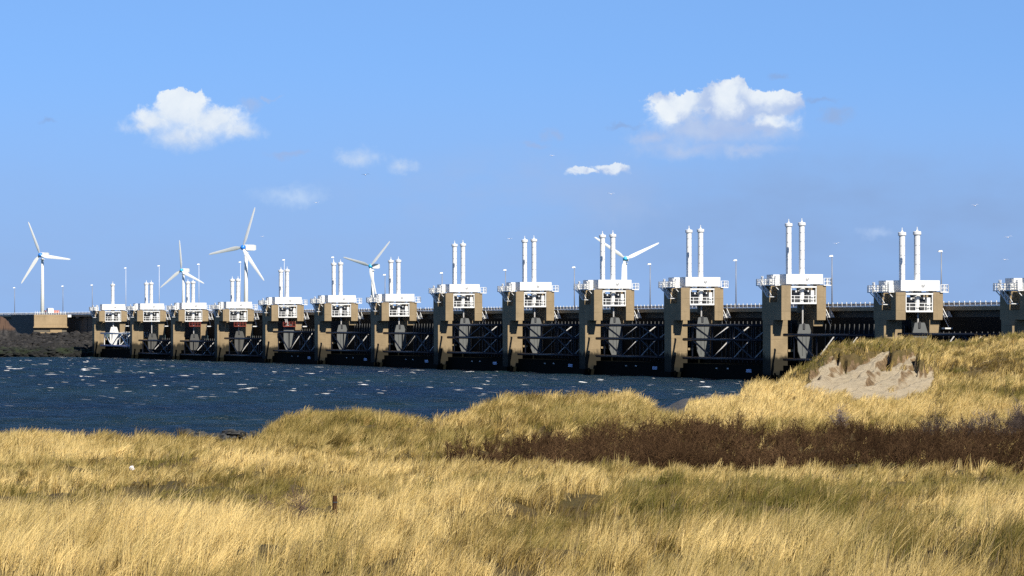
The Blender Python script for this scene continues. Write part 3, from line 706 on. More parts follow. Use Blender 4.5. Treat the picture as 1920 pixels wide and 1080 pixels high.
# ------------------------------------------------------------------ wind turbines
def turbine(hub, Z, yaw, L, angs, spin, label, nac):
    P = ray(hub[0], hub[1], Z); t = empty("wind_turbine", (P.x, P.y, 3.0), yaw)
    tag(t, label, "wind turbine", "wind turbines behind the barrier", 'thing')
    hz = P.z - 3.0; back = 2.6
    MB().lathe((0, back, 0), [(L * .062, 0), (L * .046, hz * .6), (L * .034, hz - L * .09)], 20).build("tower", M_white, t, True)
    MB().lathe((0, back, hz - L * .13), [(L * .04, 0), (L * .075, .05), (L * .075, .25), (L * .05, .3)], 16).build("yaw_ring", M_boxside, t)
    a = L * .055
    n_ = MB(); ys = [1.1, 2.0, nac * .8, nac]; ws = [a * .9, a * 1.2, a * 1.2, a * .95]
    vs = []
    for y, q in zip(ys, ws): vs += [(-q, y, hz - q), (q, y, hz - q), (q, y, hz + q * 1.05), (-q, y, hz + q * 1.05)]
    fs = [(3, 2, 1, 0), (12, 13, 14, 15)] + [(j * 4 + k, j * 4 + (k + 1) % 4, (j + 1) * 4 + (k + 1) % 4, (j + 1) * 4 + k) for j in range(3) for k in range(4)]
    n_.add(vs, fs).build("nacelle", M_white, t)
    MB().lathe((0, 0, hz), [(.05, -1.0 * L / 20), (.5 * L / 20, -.9 * L / 20), (1.0 * L / 20, -.45 * L / 20), (1.25 * L / 20, .15 * L / 20), (1.2 * L / 20, .9 * L / 20)], 18, 'y').build("spinner", spin, t, True)
    for ang in angs:
        b = MB(); vs = []
        secs = [(.03, .028, -.3), (.08, .034, -.3), (.16, .056, -.25), (.25, .062, -.2), (.5, .050, -.12), (.75, .038, -.06), (.95, .027, -.03), (1.0, .012, .0)]
        for r, c, tw in secs:
            for (u, v) in ((-.35, 0), (0, .13), (.65, 0), (0, -.13)):
                cx, cz = u * c * L * 1.6, v * c * L * 1.5
                vs.append((cx * math.cos(tw) - cz * math.sin(tw), cx * math.sin(tw) + cz * math.cos(tw), r * L))
        fs = [(j * 4 + k, j * 4 + (k + 1) % 4, (j + 1) * 4 + (k + 1) % 4, (j + 1) * 4 + k) for j in range(len(secs) - 1) for k in range(4)] + [(3, 2, 1, 0), tuple(range(len(vs) - 4, len(vs)))]
        o = b.add(vs, fs).build("blade", M_blade, t, False); smooth_by_angle(o, 50); o.location = (0, -.1, hz)
        o.rotation_euler = (0, math.radians(ang), 0)
# blade angles: clockwise from straight up
turbine((75, 478), 2140, math.radians(-25), 20.4, (-22.7, 97.3, 217.3), M_bblue, "wind turbine with bright blue spinner standing left of the barrier above the abutment", 8.0)
turbine((340, 507), 2650, math.radians(-29), 21.4, (-4.5, 115.5, 235.5), M_cyan, "smaller far wind turbine with cyan spinner left of the tallest turbine", 8.6)
turbine((455, 464), 1760, math.radians(-33), 20.0, (21, 141, 261), M_bblue, "nearest and tallest wind turbine with bright blue spinner and square nacelle", 9.0)
turbine((694, 499), 2480, math.radians(-35), 23.0, (45, 165, 285), M_cyan, "wind turbine with one blade hanging down across its tower, cyan spinner", 9.0)
turbine((1172, 485), 2045, math.radians(-8), 20.4, (65, 185, 305), M_cyan, "wind turbine facing forward behind twin white cylinders, cyan spinner", 8.0)

# ------------------------------------------------------------------ abutment and rocky bank at the far left
AB = on_line(64, -3.5)
t = empty("abutment", (AB.x, AB.y, 0), THETA)
tag(t, "pale concrete abutment block with long shade-darkened side wall left of the barrier", "abutment", kind='thing')
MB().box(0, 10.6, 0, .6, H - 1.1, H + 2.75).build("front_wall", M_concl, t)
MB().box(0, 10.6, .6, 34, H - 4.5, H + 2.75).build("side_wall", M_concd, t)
MB().box(-.3, 10.9, -.25, 0, H - 1.45, H - 1.1).build("ledge", M_concl, t)
MB().box(1.2, 6.0, -.2, .4, H - 5.2, H - 2.9).box(5.2, 9, .1, .58, H - 3.2, H - 2.1).build("pedestal", M_concl, t)
mb = MB()
for q in range(14): mb.box(.3 + q * .75, .42 + q * .75, .05, .17, H + 2.75, H + 3.8)
tag(mb.box(.3, 10.4, .08, .14, H + 3.2, H + 3.28).build("railing", M_white, t), kind='stuff')
MB().box(10.75, 11.9, -.4, .4, H + 1.9, H + 2.7).build("white_cabinet", M_white, t)
v = empty("maintenance_vehicle", local(AB, 6.4, 6, H + 2.75), THETA)
tag(v, "small white and red works vehicle parked on the abutment", "vehicle", kind='thing')
MB().add([(-.9, -1.8, .45), (.9, -1.8, .45), (.9, 1.8, .45), (-.9, 1.8, .45), (-.85, -1.5, 2.0), (.85, -1.5, 2.0), (.85, .6, 2.1), (-.85, .6, 2.1)], [(3, 2, 1, 0), (4, 5, 6, 7), (0, 1, 5, 4), (1, 2, 6, 5), (2, 3, 7, 6), (3, 0, 4, 7)]).build("cab", M_white, v)
MB().box(-.95, 3.6, 1.9, 4.2, .55, 1.35).build("load_bed", M_orange, v)
for x, y in ((-.8, -1.1), (.8, -1.1), (-.8, 3.2), (3.2, 3.2)): MB().lathe((x, y, .4), [(.4, -.12), (.4, .12)], 12).build("wheel", M_dark, v)
def dike():
    us = np.linspace(-120, 196, 150); ds = np.linspace(0, 1, 40)
    V = []; F = []
    for j, d in enumerate(ds):
        for u in us:
            # profile: toe at the water, rock slope, berm, grassy top slope on the left
            z = np.interp(d, [0, .06, .30, .5, .62, 1], [-1.5, .4, 3.0, 4.4, 6.3, 6.6])
            top = 12.6 * float(sst(np.array(30 - u), -55, 40))
            if d > .45: z = max(z, min(top, 5 + (d - .45) * 40))
            Zd = 1128 + d * 58 + max(0, -u) * .02
            z += (float(fbm(np.array(u / 4.), np.array(d * 14.), 3)) - .5) * 1.6
            p = ray(u, HZ, Zd); V.append((p.x, Zd, z))
    n = len(us)
    for j in range(len(ds) - 1):
        for k in range(n - 1): F.append((j * n + k, j * n + k + 1, (j + 1) * n + k + 1, (j + 1) * n + k))
    me = bpy.data.meshes.new("rocky_bank"); me.from_pydata(V, [], F); me.update(); return me
def bank(nt, b):
    p = gpos(nt); z = math2(nt, 'ADD', zof(nt, p), math2(nt, 'MULTIPLY', math2(nt, 'SUBTRACT', noise(nt, p, .3, 4), .5), 2))
    c = ramp(nt, noise(nt, p, .45, 5, .75), [(.36, (.004, .0036, .0034)), (.52, (.013, .012, .0115)), (.68, (.055, .050, .046))])
    c = mixc(nt, mrange(nt, z, 7.6, 8.8), c, (.075, .042, .025))
    c = mixc(nt, mrange(nt, z, 3.3, 2.4), c, mixc(nt, mrange(nt, noise(nt, p, .25, 4), .42, .6), (.004, .005, .003), (.012, .020, .005)))
    c = mixc(nt, mrange(nt, z, 1.6, .8), c, (.006, .006, .005))
    nt.links.new(c, b.inputs['Base Color']); b.inputs['Roughness'].default_value = .9
M_bank = mat("rocky_bank", bank)
tag(ob("rocky_bank", dike(), M_bank), "dark rocky bank with green weed at the water line", kind='structure')
def rockmesh(seed):
    g = random.Random(seed); b = MB(); vs = []
    for k, (r, z) in enumerate(((.55, -.45), (.95, -.1), (.8, .35), (.35, .6))):
        for q in range(7):
            a = 2 * math.pi * (q + .4 * k) / 7; rr = r * g.uniform(.75, 1.2); vs.append((rr * math.cos(a), rr * math.sin(a), z * g.uniform(.8, 1.2)))
    fs = [(j * 7 + q, j * 7 + (q + 1) % 7, (j + 1) * 7 + (q + 1) % 7, (j + 1) * 7 + q) for j in range(3) for q in range(7)] + [tuple(reversed(range(7))), tuple(range(21, 28))]
    return vs, fs
RK = [rockmesh(s) for s in range(6)]
def add_rock(mb, c, s, g):
    vs, fs = g.choice(RK); a = g.uniform(0, 6.28); sx, sy, sz = s * g.uniform(.8, 1.4), s * g.uniform(.8, 1.2), s * g.uniform(.6, 1.0)
    mb.add([(c[0] + (x * sx * math.cos(a) - y * sy * math.sin(a)), c[1] + (x * sx * math.sin(a) + y * sy * math.cos(a)), c[2] + z * sz) for x, y, z in vs], fs)
mb = MB()
for q in range(2600):
    u = R.uniform(-60, 182); d = R.uniform(.05, .62); z = float(np.interp(d, [0, .06, .30, .5, .62], [-1.5, .4, 3.0, 4.4, 6.3]))
    if u < 20 and d > .5: continue
    p = ray(u, HZ, 1128 + d * 58); add_rock(mb, (p.x, p.y, z + R.uniform(-.2, .9)), R.uniform(.35, 1.35), R)
tag(mb.build("bank_rocks", M_bank), "heap of dark brown boulders on the bank below the abutment", kind='stuff')

# dark stones along the near shore
def shore_stone(nt, b):
    p = gpos(nt); c = ramp(nt, noise(nt, p, 2, 5), [(.3, (.012, .013, .013)), (.7, (.05, .05, .048))])
    nt.links.new(c, b.inputs['Base Color']); b.inputs['Roughness'].default_value = .8
M_shore = mat("shore_stone", shore_stone)
mb = MB()
for q in range(1500):
    u = R.uniform(-150, 1350); Zs = R.uniform(268, 300); z = float(ground(np.array([u]), np.array([Zs]))[0])
    if not (.1 < z < 2.4): continue
    p = ray(u, HZ, Zs); add_rock(mb, (p.x, p.y, z + .1), R.uniform(.16, .5), R)
for q in range(170):
    u, yt = (R.uniform(350, 485), 806) if q % 2 else (R.uniform(745, 865), 792)
    Zs = R.uniform(268, 277); zt = CAMH - (yt + R.uniform(0, 9) - HZ) * Zs / FPX; p = ray(u, HZ, Zs); add_rock(mb, (p.x, p.y, zt - R.choice((.15, .5, .9, 1.3))), R.uniform(.32, .6), R)
tag(mb.build("shore_stones", M_shore), "black stones along the near water edge behind the grass", kind='stuff')

# ------------------------------------------------------------------ marram grass as strands
def strands(name, roots, hgt, lean, ang, rad, col, m, npt=4, bend=1.7):
    n = len(roots); t = np.linspace(0, 1, npt)
    P = np.zeros((n, npt, 3), np.float32)
    off = lean[:, None] * hgt[:, None] * t[None] ** bend
    P[..., 0] = roots[:, 0, None] + off * np.cos(ang)[:, None]; P[..., 1] = roots[:, 1, None] + off * np.sin(ang)[:, None]
    P[..., 2] = roots[:, 2, None] + hgt[:, None] * (t[None] - .28 * np.minimum(lean, 1.3)[:, None] * t[None] ** 2.2)
    return strand_obj(name, P, rad[:, None] * (1 - .75 * t[None] ** 1.5), col, m)
def strand_obj(name, P, rad, col, m):
    n, npt = P.shape[:2]
    cu = bpy.data.hair_curves.new(name); cu.add_curves([npt] * n)
    cu.attributes['position'].data.foreach_set('vector', P.astype(np.float32).ravel())
    ra = cu.attributes.get('radius') or cu.attributes.new('radius', 'FLOAT', 'POINT'); ra.data.foreach_set('value', rad.astype(np.float32).ravel())
    ca = cu.attributes.new('tint', 'FLOAT_COLOR', 'CURVE'); ca.data.foreach_set('color', np.concatenate([col, np.ones((n, 1))], 1).astype(np.float32).ravel())
    cu.materials.append(m); o = bpy.data.objects.new(name, cu); C.objects.link(o); return o
def strandmat(name, trans):
    m = bpy.data.materials.new(name); m.use_nodes = True; nt = m.node_tree; nt.nodes.clear()
    at = nd(nt, 'ShaderNodeAttribute', attribute_name='tint'); d = nd(nt, 'ShaderNodeBsdfDiffuse'); tr = nd(nt, 'ShaderNodeBsdfTranslucent'); mx = nd(nt, 'ShaderNodeMixShader'); o = nd(nt, 'ShaderNodeOutputMaterial')
    for q in (d, tr): nt.links.new(at.outputs['Color'], q.inputs['Color'])
    mx.inputs[0].default_value = trans
    nt.links.new(d.outputs[0], mx.inputs[1]); nt.links.new(tr.outputs[0], mx.inputs[2]); nt.links.new(mx.outputs[0], o.inputs[0]); return m
M_grass = strandmat("marram_straw", .20); M_twig = strandmat("bare_twigs", .0)
THK = lambda px, Z: sst(px + (fbm(px / 40., Z / 9., 3) - .5) * 160 - (200 - Z) * 4, 755, 825) * sst(Z + np.clip((px - 1300) / 40., -4, 3) + (fbm(px / 45. + 8, Z * 0 + 3, 3) - .5) * 22 + 9 * np.exp(-((px - 1110) / 110.) ** 2), 156, 170) * (1 - sst(Z + (fbm(px / 60., Z * 0, 2) - .5) * 26 + np.clip((1200 - px) / 14., 0, 30), 220, 230))
def cos_like(a, b, t): return a[None] * (1 - t[:, None]) + b[None] * t[:, None]
# stands of different grass, tones also holding the shade of slopes and tufts: (column, row, half width, half height in the photograph's units, paleness, greenness, height)
STANDS_SHADE = [(110, 1030, 300, 48, .52, -.5, .05), (640, 985, 150, 26, .52, -.5, .05), (330, 1005, 170, 26, .42, -.4, .05), (850, 968, 150, 34, .36, -.3, .05), (90, 915, 150, 10, .42, -.3, .05), (440, 880, 140, 15, .42, -.4, .05), (520, 1068, 260, 22, .36, -.3, .0), (380, 1050, 120, 20, .35, -.3, 0), (760, 1050, 90, 34, .40, -.4, .05),
 (100, 850, 120, 18, .32, -.2, .1), (1850, 978, 120, 38, .45, -.4, .05), (1560, 915, 220, 12, .28, -.2, .05), (1420, 757, 120, 40, .48, -.5, .15), (1700, 785, 300, 22, .30, -.3, .05), (700, 905, 110, 22, .35, -.3, .05), (1330, 1058, 240, 22, .34, -.2, .0), (1640, 970, 70, 16, .32, -.3, .05), (1050, 925, 120, 14, .22, -.2, .05),
 (400, 946, 230, 22, -.50, .85, -.40), (120, 950, 190, 19, -.50, .8, -.40), (640, 808, 130, 30, -.50, .40, .0), (330, 834, 150, 14, -.50, .15, -.1), (500, 908, 120, 20, -.50, .35, -.15), (250, 882, 130, 16, -.45, .5, -.25), (1400, 962, 230, 40, -.50, .55, .1), (1160, 992, 170, 36, -.42, .40, .05), (1560, 1000, 150, 26, -.40, .4, 0), (1900, 1040, 90, 20, -.35, .3, 0),
 (850, 840, 140, 20, -.35, .35, 0), (1780, 922, 220, 20, -.48, .75, -.25), (960, 1030, 130, 24, -.45, .35, 0), (1000, 782, 80, 28, -.30, .15, .1), (1130, 797, 90, 24, -.15, .4, .1), (1560, 690, 60, 30, -.35, .45, -.1), (1640, 645, 130, 12, -.2, .6, 0), (1850, 694, 60, 16, -.50, .0, 0), (1790, 700, 40, 12, -.5, .0, 0), (1830, 740, 100, 12, -.25, .35, 0), (1740, 670, 60, 10, -.2, .4, 0),
 (230, 1066, 110, 14, -.45, .3, 0), (1650, 1040, 190, 22, -.40, .4, .0), (1300, 1020, 110, 18, -.38, .3, 0), (1500, 812, 140, 16, -.25, .35, 0), (560, 1016, 90, 14, -.40, .1, 0), (700, 1020, 60, 16, -.40, .25, 0), (1020, 1066, 120, 14, -.35, .25, 0), (760, 870, 80, 14, -.25, .2, 0), (160, 820, 70, 10, -.3, .2, 0),
 (628, 988, 40, 34, 0, 0, -.6), (245, 913, 22, 12, 0, 0, -.4), (545, 1022, 75, 22, 0, 0, -.3)]
def stands(px, y):
    o = np.zeros((3, len(px)))
    wx = (fbm(px / 60., y / 14., 3) - .5) * 120; wy = (fbm(px / 60. + 9, y / 14. + 5, 3) - .5) * 22
    for cx, cy_, rx, ry, *d in STANDS_SHADE:
        k = np.exp(-(((px + wx - cx) / rx) ** 2 + ((y + wy - cy_) / ry) ** 2) ** 1.5 * .8)
        for q in range(3): o[q] += d[q] * k
    return o
def grass():
    groups = {'near': (46, 150), 'mid': (150, 296), 'hill': (262, 392)}
    lab = {'near': "tall golden marram grass leaning in the wind across the near dunes", 'mid': "straw and olive marram grass on the middle dunes by the water", 'hill': "marram grass covering the high dune beside the barrier"}
    budget = {'near': 430000, 'mid': 420000, 'hill': 210000}
    for gname, (za, zb) in groups.items():
        k = 22; n0 = budget[gname]; g = np.random.default_rng(len(gname) + 40)
        ncl = n0 // k
        def sample(m):
            e = .62
            Zs = (za ** e + (zb ** e - za ** e) * g.random(m)) ** (1 / e)
            lo, hi = (-70, 1990) if gname != 'hill' else (1290, 1990)
            return g.uniform(lo, hi, m), Zs
        px, Z = sample(int(ncl * 2.2))
        x = (px - 960) / FPX * Z
        keep = np.ones(len(px), bool)
        h0, sand = ground(px, Z, True)
        keep &= (h0 > .95 + .6 * fbm(x / 3, Z / 3, 2)); keep &= g.random(len(px)) > sst(sand, .25, .6) * .992
        thk = THK(px, Z); keep &= g.random(len(px)) > thk * .86
        if gname == 'mid': keep &= ~((px > 1330) & (Z > 262))
        dens = fbm(x / .9 + 5, Z / 1.3, 2); keep &= g.random(len(px)) < .10 + 1.0 * sst(dens, .36, .62)
        px, Z, x, h0 = px[keep][:ncl], Z[keep][:ncl], x[keep][:ncl], h0[keep][:ncl]
        m = len(px)
        yy = HZ + (CAMH - h0) * FPX / Z
        S = stands(px, yy) * (.30 + 1.45 * sst(fbm(x / 2.6 + 21, Z / 4.5 + 9, 3), .32, .62))
        vig = fbm(x / 5. + 31, Z / 9. + 7, 4)          # tall pale stands against short olive ones
        tall = np.clip(sst(vig, .36, .64) + S[0] * .7, 0, 1)
        band = sst(fbm(x / 13. + 2, Z / 8. + 80, 3), .38, .62)
        tuft = sst(fbm(x / .9 + 70, Z / 1.1 + 3, 2), .35, .7)
        ch = np.clip(.22 + .26 * tall + .28 * tuft + S[2], .10, 1.3) * g.uniform(.7, 1.25, m)
        ch = np.where(Z > 225, ch * 1.15 + .16 * g.random(m) ** 2, ch)
        sprd = (.04 + .07 * g.random(m)) * (Z / 90) ** .6
        ctone = np.clip(.27 + .36 * tall + .20 * band + S[0] * g.uniform(.5, 1.3, m) + g.normal(0, .24, m) + .9 * (fbm(x / .9 + 13, Z / 1.6 + 51, 3) - .5), 0, 1)
        green = np.clip(.10 + .9 * sst(fbm(x / 4. + 60, Z / 5. + 12, 3), .46, .70) * (1 - .7 * tall) + S[1] * g.uniform(.2, 1.4, m) + g.normal(0, .12, m), 0, 1)
        ca = g.normal(.05, .55, m)
        cl = np.clip(g.normal(.34, .18, m), .0, 1.1)
        rep = lambda a: np.repeat(a, k)
        N = m * k
        ox, oz = g.normal(0, 1, N) * rep(sprd), g.normal(0, 1, N) * rep(sprd) * 1.3; bx = rep(x) + ox; bz = rep(Z) + oz
        bpx = bx / bz * FPX + 960
        hz = ground(bpx, bz) - .03
        hh = rep(ch) * g.uniform(.45, 1.15, N)
        ll = np.clip(rep(cl) + g.normal(0, .12, N), 0, 1.6); aa = rep(ca) + g.normal(0, .2, N)
        lx, ly = ll * np.cos(aa) - .55 * ox / np.maximum(hh, .15), ll * np.sin(aa) - .55 * oz / np.maximum(hh, .15); ll = np.hypot(lx, ly); aa = np.arctan2(ly, lx)
        rr = .0041 * (bz / 70) ** .92 * g.uniform(.5, 1.5, N)
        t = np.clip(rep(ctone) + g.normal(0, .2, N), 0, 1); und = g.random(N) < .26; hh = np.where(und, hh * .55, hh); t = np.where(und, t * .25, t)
        pale, gold, olive, brown, dead = np.array([.90, .68, .29]), np.array([.50, .35, .115]), np.array([.135, .125, .030]), np.array([.085, .052, .020]), np.array([.26, .20, .11])
        col = np.where(t[:, None] < .5, cos_like(brown, gold, t * 2), cos_like(gold, pale, t * 2 - 1))
        gg = np.clip(rep(green) + g.normal(0, .14, N), 0, 1)
        col = col * (1 - gg[:, None] * .85) + (olive * g.uniform(.6, 1.5, (N, 1))) * gg[:, None] * .85
        dd = (g.random(N) < .10)[:, None]; col = np.where(dd, dead[None], col)
        o = strands("marram_grass", np.stack([bx, bz, hz], 1), hh, ll, aa, rr, col, M_grass)
        tag(o, lab[gname], kind='stuff')
def tussocks():
    g = np.random.default_rng(9); NT = 9000
    px = g.uniform(-60, 1990, NT); Z = np.where(g.random(NT) < .62, g.uniform(200, 285, NT), g.uniform(58, 200, NT))
    x = (px - 960) / FPX * Z; h0, sand = ground(px, Z, True)
    yy = HZ + (CAMH - h0) * FPX / Z
    k = (h0 > 1.9) & (sand < .2) & (THK(px, Z) < .2) & (g.random(NT) < .15 + .85 * sst(fbm(x / 4. + 3, Z / 5. + 44, 3), .42, .6)) & ~((px > 1480) & (px < 1760) & (Z > 262))
    S = stands(px, yy); k &= g.random(NT) < 1 + 1.6 * S[2]
    px, Z, x, S = px[k][:3000], Z[k][:3000], x[k][:3000], S[:, k][:, :3000]
    m = len(px); n = 84; N = m * n; rep = lambda a: np.repeat(a, n)
    R0 = g.uniform(.14, .38, m); hgt = g.uniform(.6, 1.1, m) * np.where(Z > 200, 1.2, .72)
    a = g.uniform(0, 6.283, N); r = np.sqrt(g.random(N)) * rep(R0)
    bx, bz = rep(x) + r * np.cos(a), rep(Z) + r * np.sin(a)
    hz = ground(bx / bz * FPX + 960, bz) - .03
    lx, ly = .28 + np.cos(a) * (r / rep(R0)) * .38 + g.normal(0, .12, N), np.sin(a) * (r / rep(R0)) * .38 + g.normal(0, .12, N)
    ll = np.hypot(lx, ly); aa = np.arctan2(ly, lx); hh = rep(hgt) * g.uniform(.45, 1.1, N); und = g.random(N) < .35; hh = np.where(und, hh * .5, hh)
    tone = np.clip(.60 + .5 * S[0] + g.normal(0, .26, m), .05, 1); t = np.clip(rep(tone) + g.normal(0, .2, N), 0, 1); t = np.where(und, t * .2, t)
    gr = np.clip(.30 + S[1] * .7 + g.normal(0, .22, m), 0, .9); gg = np.clip(rep(gr) + g.normal(0, .12, N), 0, 1)[:, None]
    pale, gold, olive, brown = np.array([.88, .66, .28]), np.array([.50, .35, .115]), np.array([.16, .145, .035]), np.array([.075, .046, .018])
    col = np.where(t[:, None] < .5, cos_like(brown, gold, t * 2), cos_like(gold, pale, t * 2 - 1)); col = col * (1 - gg * .75) + olive * gg * .75
    tag(strands("marram_tussocks", np.stack([bx, bz, hz], 1), hh, ll, aa, .0040 * (bz / 70) ** .92 * g.uniform(.6, 1.4, N), col, M_grass), "upright marram tussocks standing out of the dune grass and along its crests", kind='stuff')
tussocks()
grass()

# ------------------------------------------------------------------ bare shrubs: branching twigs
def shrub_paths(c, wdt, hgt, n, g, npt=5):
    P = np.zeros((n, npt, 3)); 
    nm = max(6, n // 14)
    ang = g.uniform(0, 6.283, nm); tilt = np.abs(g.normal(0, .75, nm)); ln = hgt * g.uniform(.6, 1.1, nm)
    tops = np.stack([np.cos(ang) * np.sin(tilt) * wdt * .9, np.sin(ang) * np.sin(tilt) * wdt * .9, np.cos(tilt) * ln], 1)
    t = np.linspace(0, 1, npt)
    for q in range(nm):
        j = np.cumsum(g.normal(0, .04 * hgt, (npt, 3)), 0)
        P[q] = tops[q][None] * t[:, None] ** np.array([1.1, 1.1, .8])[None] + j * t[:, None]
    q = nm
    r = n - nm
    par = g.integers(0, nm, r) ; s = g.uniform(.15, 1, r)
    idx = np.clip((s * (npt - 1)).astype(int), 0, npt - 2); fr = s * (npt - 1) - idx
    st = P[par, idx] * (1 - fr[:, None]) + P[par, idx + 1] * fr[:, None]
    d = g.normal(0, 1, (r, 3)); d[:, 2] = np.abs(d[:, 2]) * .8 + .25; d /= np.linalg.norm(d, axis=1)[:, None]
    l = hgt * g.uniform(.12, .38, r)
    P[nm:] = st[:, None] + d[:, None] * (l[:, None] * t[None])[..., None] + np.cumsum(g.normal(0, .018 * hgt, (r, npt, 3)), 1) * t[None, :, None]
    P[..., 2] = np.maximum(P[..., 2], -.05)
    return P + np.array(c)[None, None], nm
def shrub_col(n, g, a, b): return cos_like(np.array(a), np.array(b), g.random(n))
def thicket():
    g = np.random.default_rng(77); Ps = []; Rs = []; Cs = []
    px = g.uniform(745, 2000, 6000); Z = g.uniform(150, 232, 6000); k = THK(px, Z) > g.uniform(.06, .94, 6000)
    px, Z = px[k], Z[k]; h0 = ground(px, Z); cnt = 0
    hmap = .45 + 1.15 * fbm(px / 55. + 4, Z / 9. + 1, 3) + .35 * np.exp(-((px - 1240) / 90) ** 2)
    order = np.argsort(g.random(len(px)))[:1700]
    for q in order:
        x = (px[q] - 960) / FPX * Z[q]; hg = 1.05 * hmap[q] * g.uniform(.7, 1.2) * (1.0 if px[q] > 1000 else .8)
        n = 76; P, nm = shrub_paths((x, Z[q], h0[q]), hg * g.uniform(.6, .95), hg, n, g)
        rad = np.full((n, 1), .0085); rad[:nm] = .013
        Ps.append(P); Rs.append(rad * (1 - .7 * np.linspace(0, 1, 5)[None])); 
        tone = fbm(np.array([px[q] / 90.]), np.array([Z[q] / 14.]), 3)[0]
        a = np.array((.024, .013, .008)); b = np.array((.105, .062, .031)) * (.4 + 1.2 * tone) * g.uniform(.6, 1.4)
        if px[q] > 1700 and Z[q] > 205: b = np.array((.10, .08, .07))
        Cs.append(shrub_col(n, g, a, b))
    o = strand_obj("buckthorn_thicket", np.concatenate(Ps), np.concatenate(Rs), np.concatenate(Cs), M_twig)
    tag(o, "dark brown leafless buckthorn thicket across the middle of the dunes", kind='stuff')
thicket()
for px, Z, wd, hg, n, ca, cb, lab in [
    (500, 92, .45, .95, 190, (.09, .06, .045), (.17, .11, .09), "small bare purplish shrub in the pale grass, left one of the pair"),
    (560, 91, .75, .95, 380, (.09, .06, .045), (.18, .12, .10), "wide bare purplish shrub in the pale grass, right one of the pair"),
    (610, 172, .5, .55, 140, (.08, .06, .045), (.17, .13, .10), "small grey brown shrub in grass left of the thicket"),
    (722, 185, .7, .5, 130, (.08, .05, .035), (.15, .10, .06), "low brown twiggy shrub between the grass tufts left of thicket"),
    (1575, 226, 1.5, 1.6, 420, (.12, .095, .085), (.24, .19, .17), "pale grey bare shrub standing up behind the thicket"),
    (1850, 228, 1.9, 1.4, 520, (.12, .095, .085), (.22, .18, .16), "broad grey bare shrub at the back of the thicket near right edge"),
    (1910, 229, 1.0, 1.9, 340, (.10, .08, .07), (.20, .16, .14), "tall grey bare shrub at the back of the thicket at the right edge"),
    (710, 78, .35, .30, 60, (.12, .09, .06), (.2, .15, .11), "thin dry bare shrub in the pale grass near the bottom")]:
    g = np.random.default_rng(int(px)); z = float(ground(np.array([px * 1.0]), np.array([Z * 1.0]))[0])
    P, nm = shrub_paths(((px - 960) / FPX * Z, Z, z), wd, hg, n, g); rad = np.full((n, 1), .0032 * Z / 80); rad[:nm] *= 1.8
    tag(strand_obj("bare_shrub", P, rad * (1 - .7 * np.linspace(0, 1, 5)[None]), shrub_col(n, g, ca, cb), M_twig), lab, "shrub", "bare shrubs in the dune grass", 'thing')

# ------------------------------------------------------------------ small things in the grass
def gz(px, Z): return float(ground(np.array([px * 1.0]), np.array([Z * 1.0]))[0])
Zs_ = np.arange(85, 135, .25); gy = HZ + (CAMH - ground(np.full(len(Zs_), 628.0), Zs_)) * FPX / Zs_
Zp = float(Zs_[np.argmin(np.abs(gy - 972))]); z = gz(628, Zp); top = CAMH - (930 - HZ) / FPX * Zp
p = ray(628, HZ, Zp); t = empty("marker_post", (p.x, p.y, z - .1), .3)
tag(t, "short rusty brown marker post standing in the pale grass", "post", kind='thing')
hh = max(.7, top - z + .1)
MB().add([(-.055, -.045, 0), (.055, -.045, 0), (.055, .045, 0), (-.055, .045, 0), (-.05, -.04, hh), (.052, -.04, hh - .02), (.052, .04, hh - .02), (-.05, .04, hh)], [(3, 2, 1, 0), (4, 5, 6, 7), (0, 1, 5, 4), (1, 2, 6, 5), (2, 3, 7, 6), (3, 0, 4, 7)]).build("post", M_wood, t)
MB().box(-.055, .056, -.055, -.046, hh * .72, hh * .76).build("nail_band", M_dark, t)
Zb = 150.0; zb_ = CAMH - (905 - HZ) / FPX * Zb
g = random.Random(3); vs, fs = RK[2]
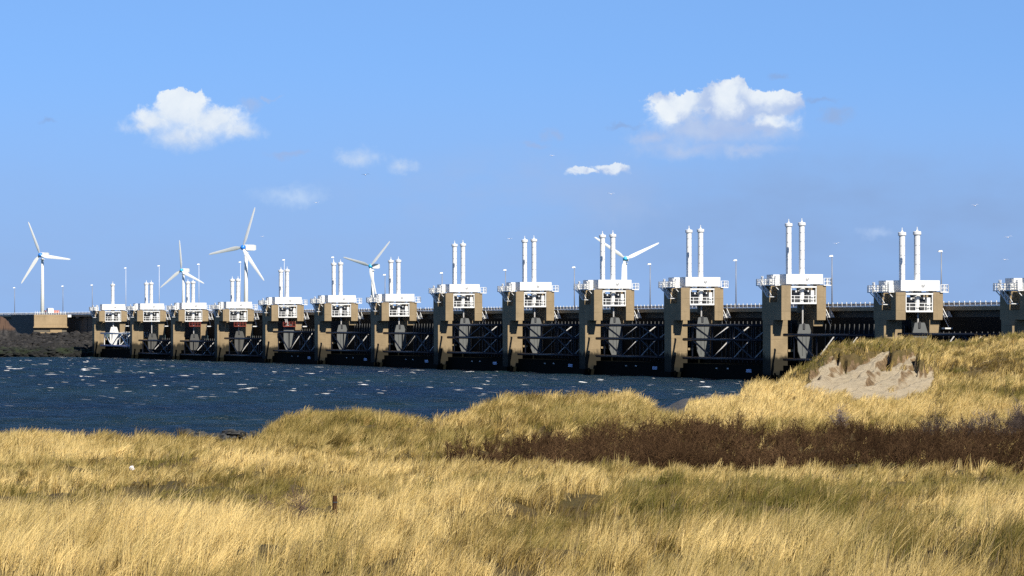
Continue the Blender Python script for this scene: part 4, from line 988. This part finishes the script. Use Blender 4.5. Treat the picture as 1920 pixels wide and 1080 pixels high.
bagv = [(x * .11 * g.uniform(.7, 1.3), y * .08, z_ * .14 * g.uniform(.8, 1.4) + .05) for x, y, z_ in vs]
o = MB().add(bagv, fs).build("plastic_bag", M_paper); p = ray(245, 905, Zb); o.location = (p.x, p.y, max(zb_, gz(245, Zb) + .42)); o.rotation_euler = (.2, .5, .3)
tag(o, "crumpled white plastic bag caught in the grass", "litter", kind='thing')

# ------------------------------------------------------------------ gulls
gulls = [(1828, 386, 700, "white gull gliding high above the rightmost lamp post"), (1890, 445, 640, "white gull near the right edge above the last pillar"), (1884, 487, 700, "small gull low at the right edge over the railing"),
 (1568, 457, 800, "small white gull right of the highest cylinders"), (685, 328, 700, "dark gull silhouette under the small pale cloud"), (593, 380, 900, "small gull right of the tallest turbine blade tip"),
 (1035, 292, 800, "white gull below the small lilac cloud at centre"), (1146, 364, 800, "tiny white gull below the small white cloud"), (955, 448, 900, "tiny white gull between the first two tallest pillars"), (492, 444, 1100, "tiny gull just right of the tallest turbine rotor")]
for px, py, Z, lab in gulls:
    p = ray(px, py, Z); a = R.uniform(-.4, .4); s = R.uniform(.8, 1.1)
    t = empty("gull", p, a); tag(t, lab, "bird", "gulls in the air", 'thing')
    MB().lathe((0, 0, 0), [(.01, -.28), (.08, -.2), (.11, 0), (.08, .18), (.02, .34)], 8, 'y').build("body", M_paper, t, True)
    for sg in (-1, 1):
        up = R.uniform(.05, .3)
        MB().add([(sg * .06, -.14, .03), (sg * .06, .12, .03), (sg * .42 * s, .10, .03 + up), (sg * .42 * s, -.12, .03 + up), (sg * .85 * s, .12, up * .7), (sg * .85 * s, .05, up * .7),
                  (sg * .06, -.14, .06), (sg * .06, .12, .06), (sg * .42 * s, .10, .06 + up), (sg * .42 * s, -.12, .06 + up)],
                 [(0, 1, 2, 3), (3, 2, 4, 5), (6, 9, 8, 7), (0, 3, 9, 6), (1, 7, 8, 2), (0, 6, 7, 1), (9, 3, 5), (2, 8, 4), (8, 9, 5, 4)]).build("wing", M_paper if px != 685 else M_dark, t)
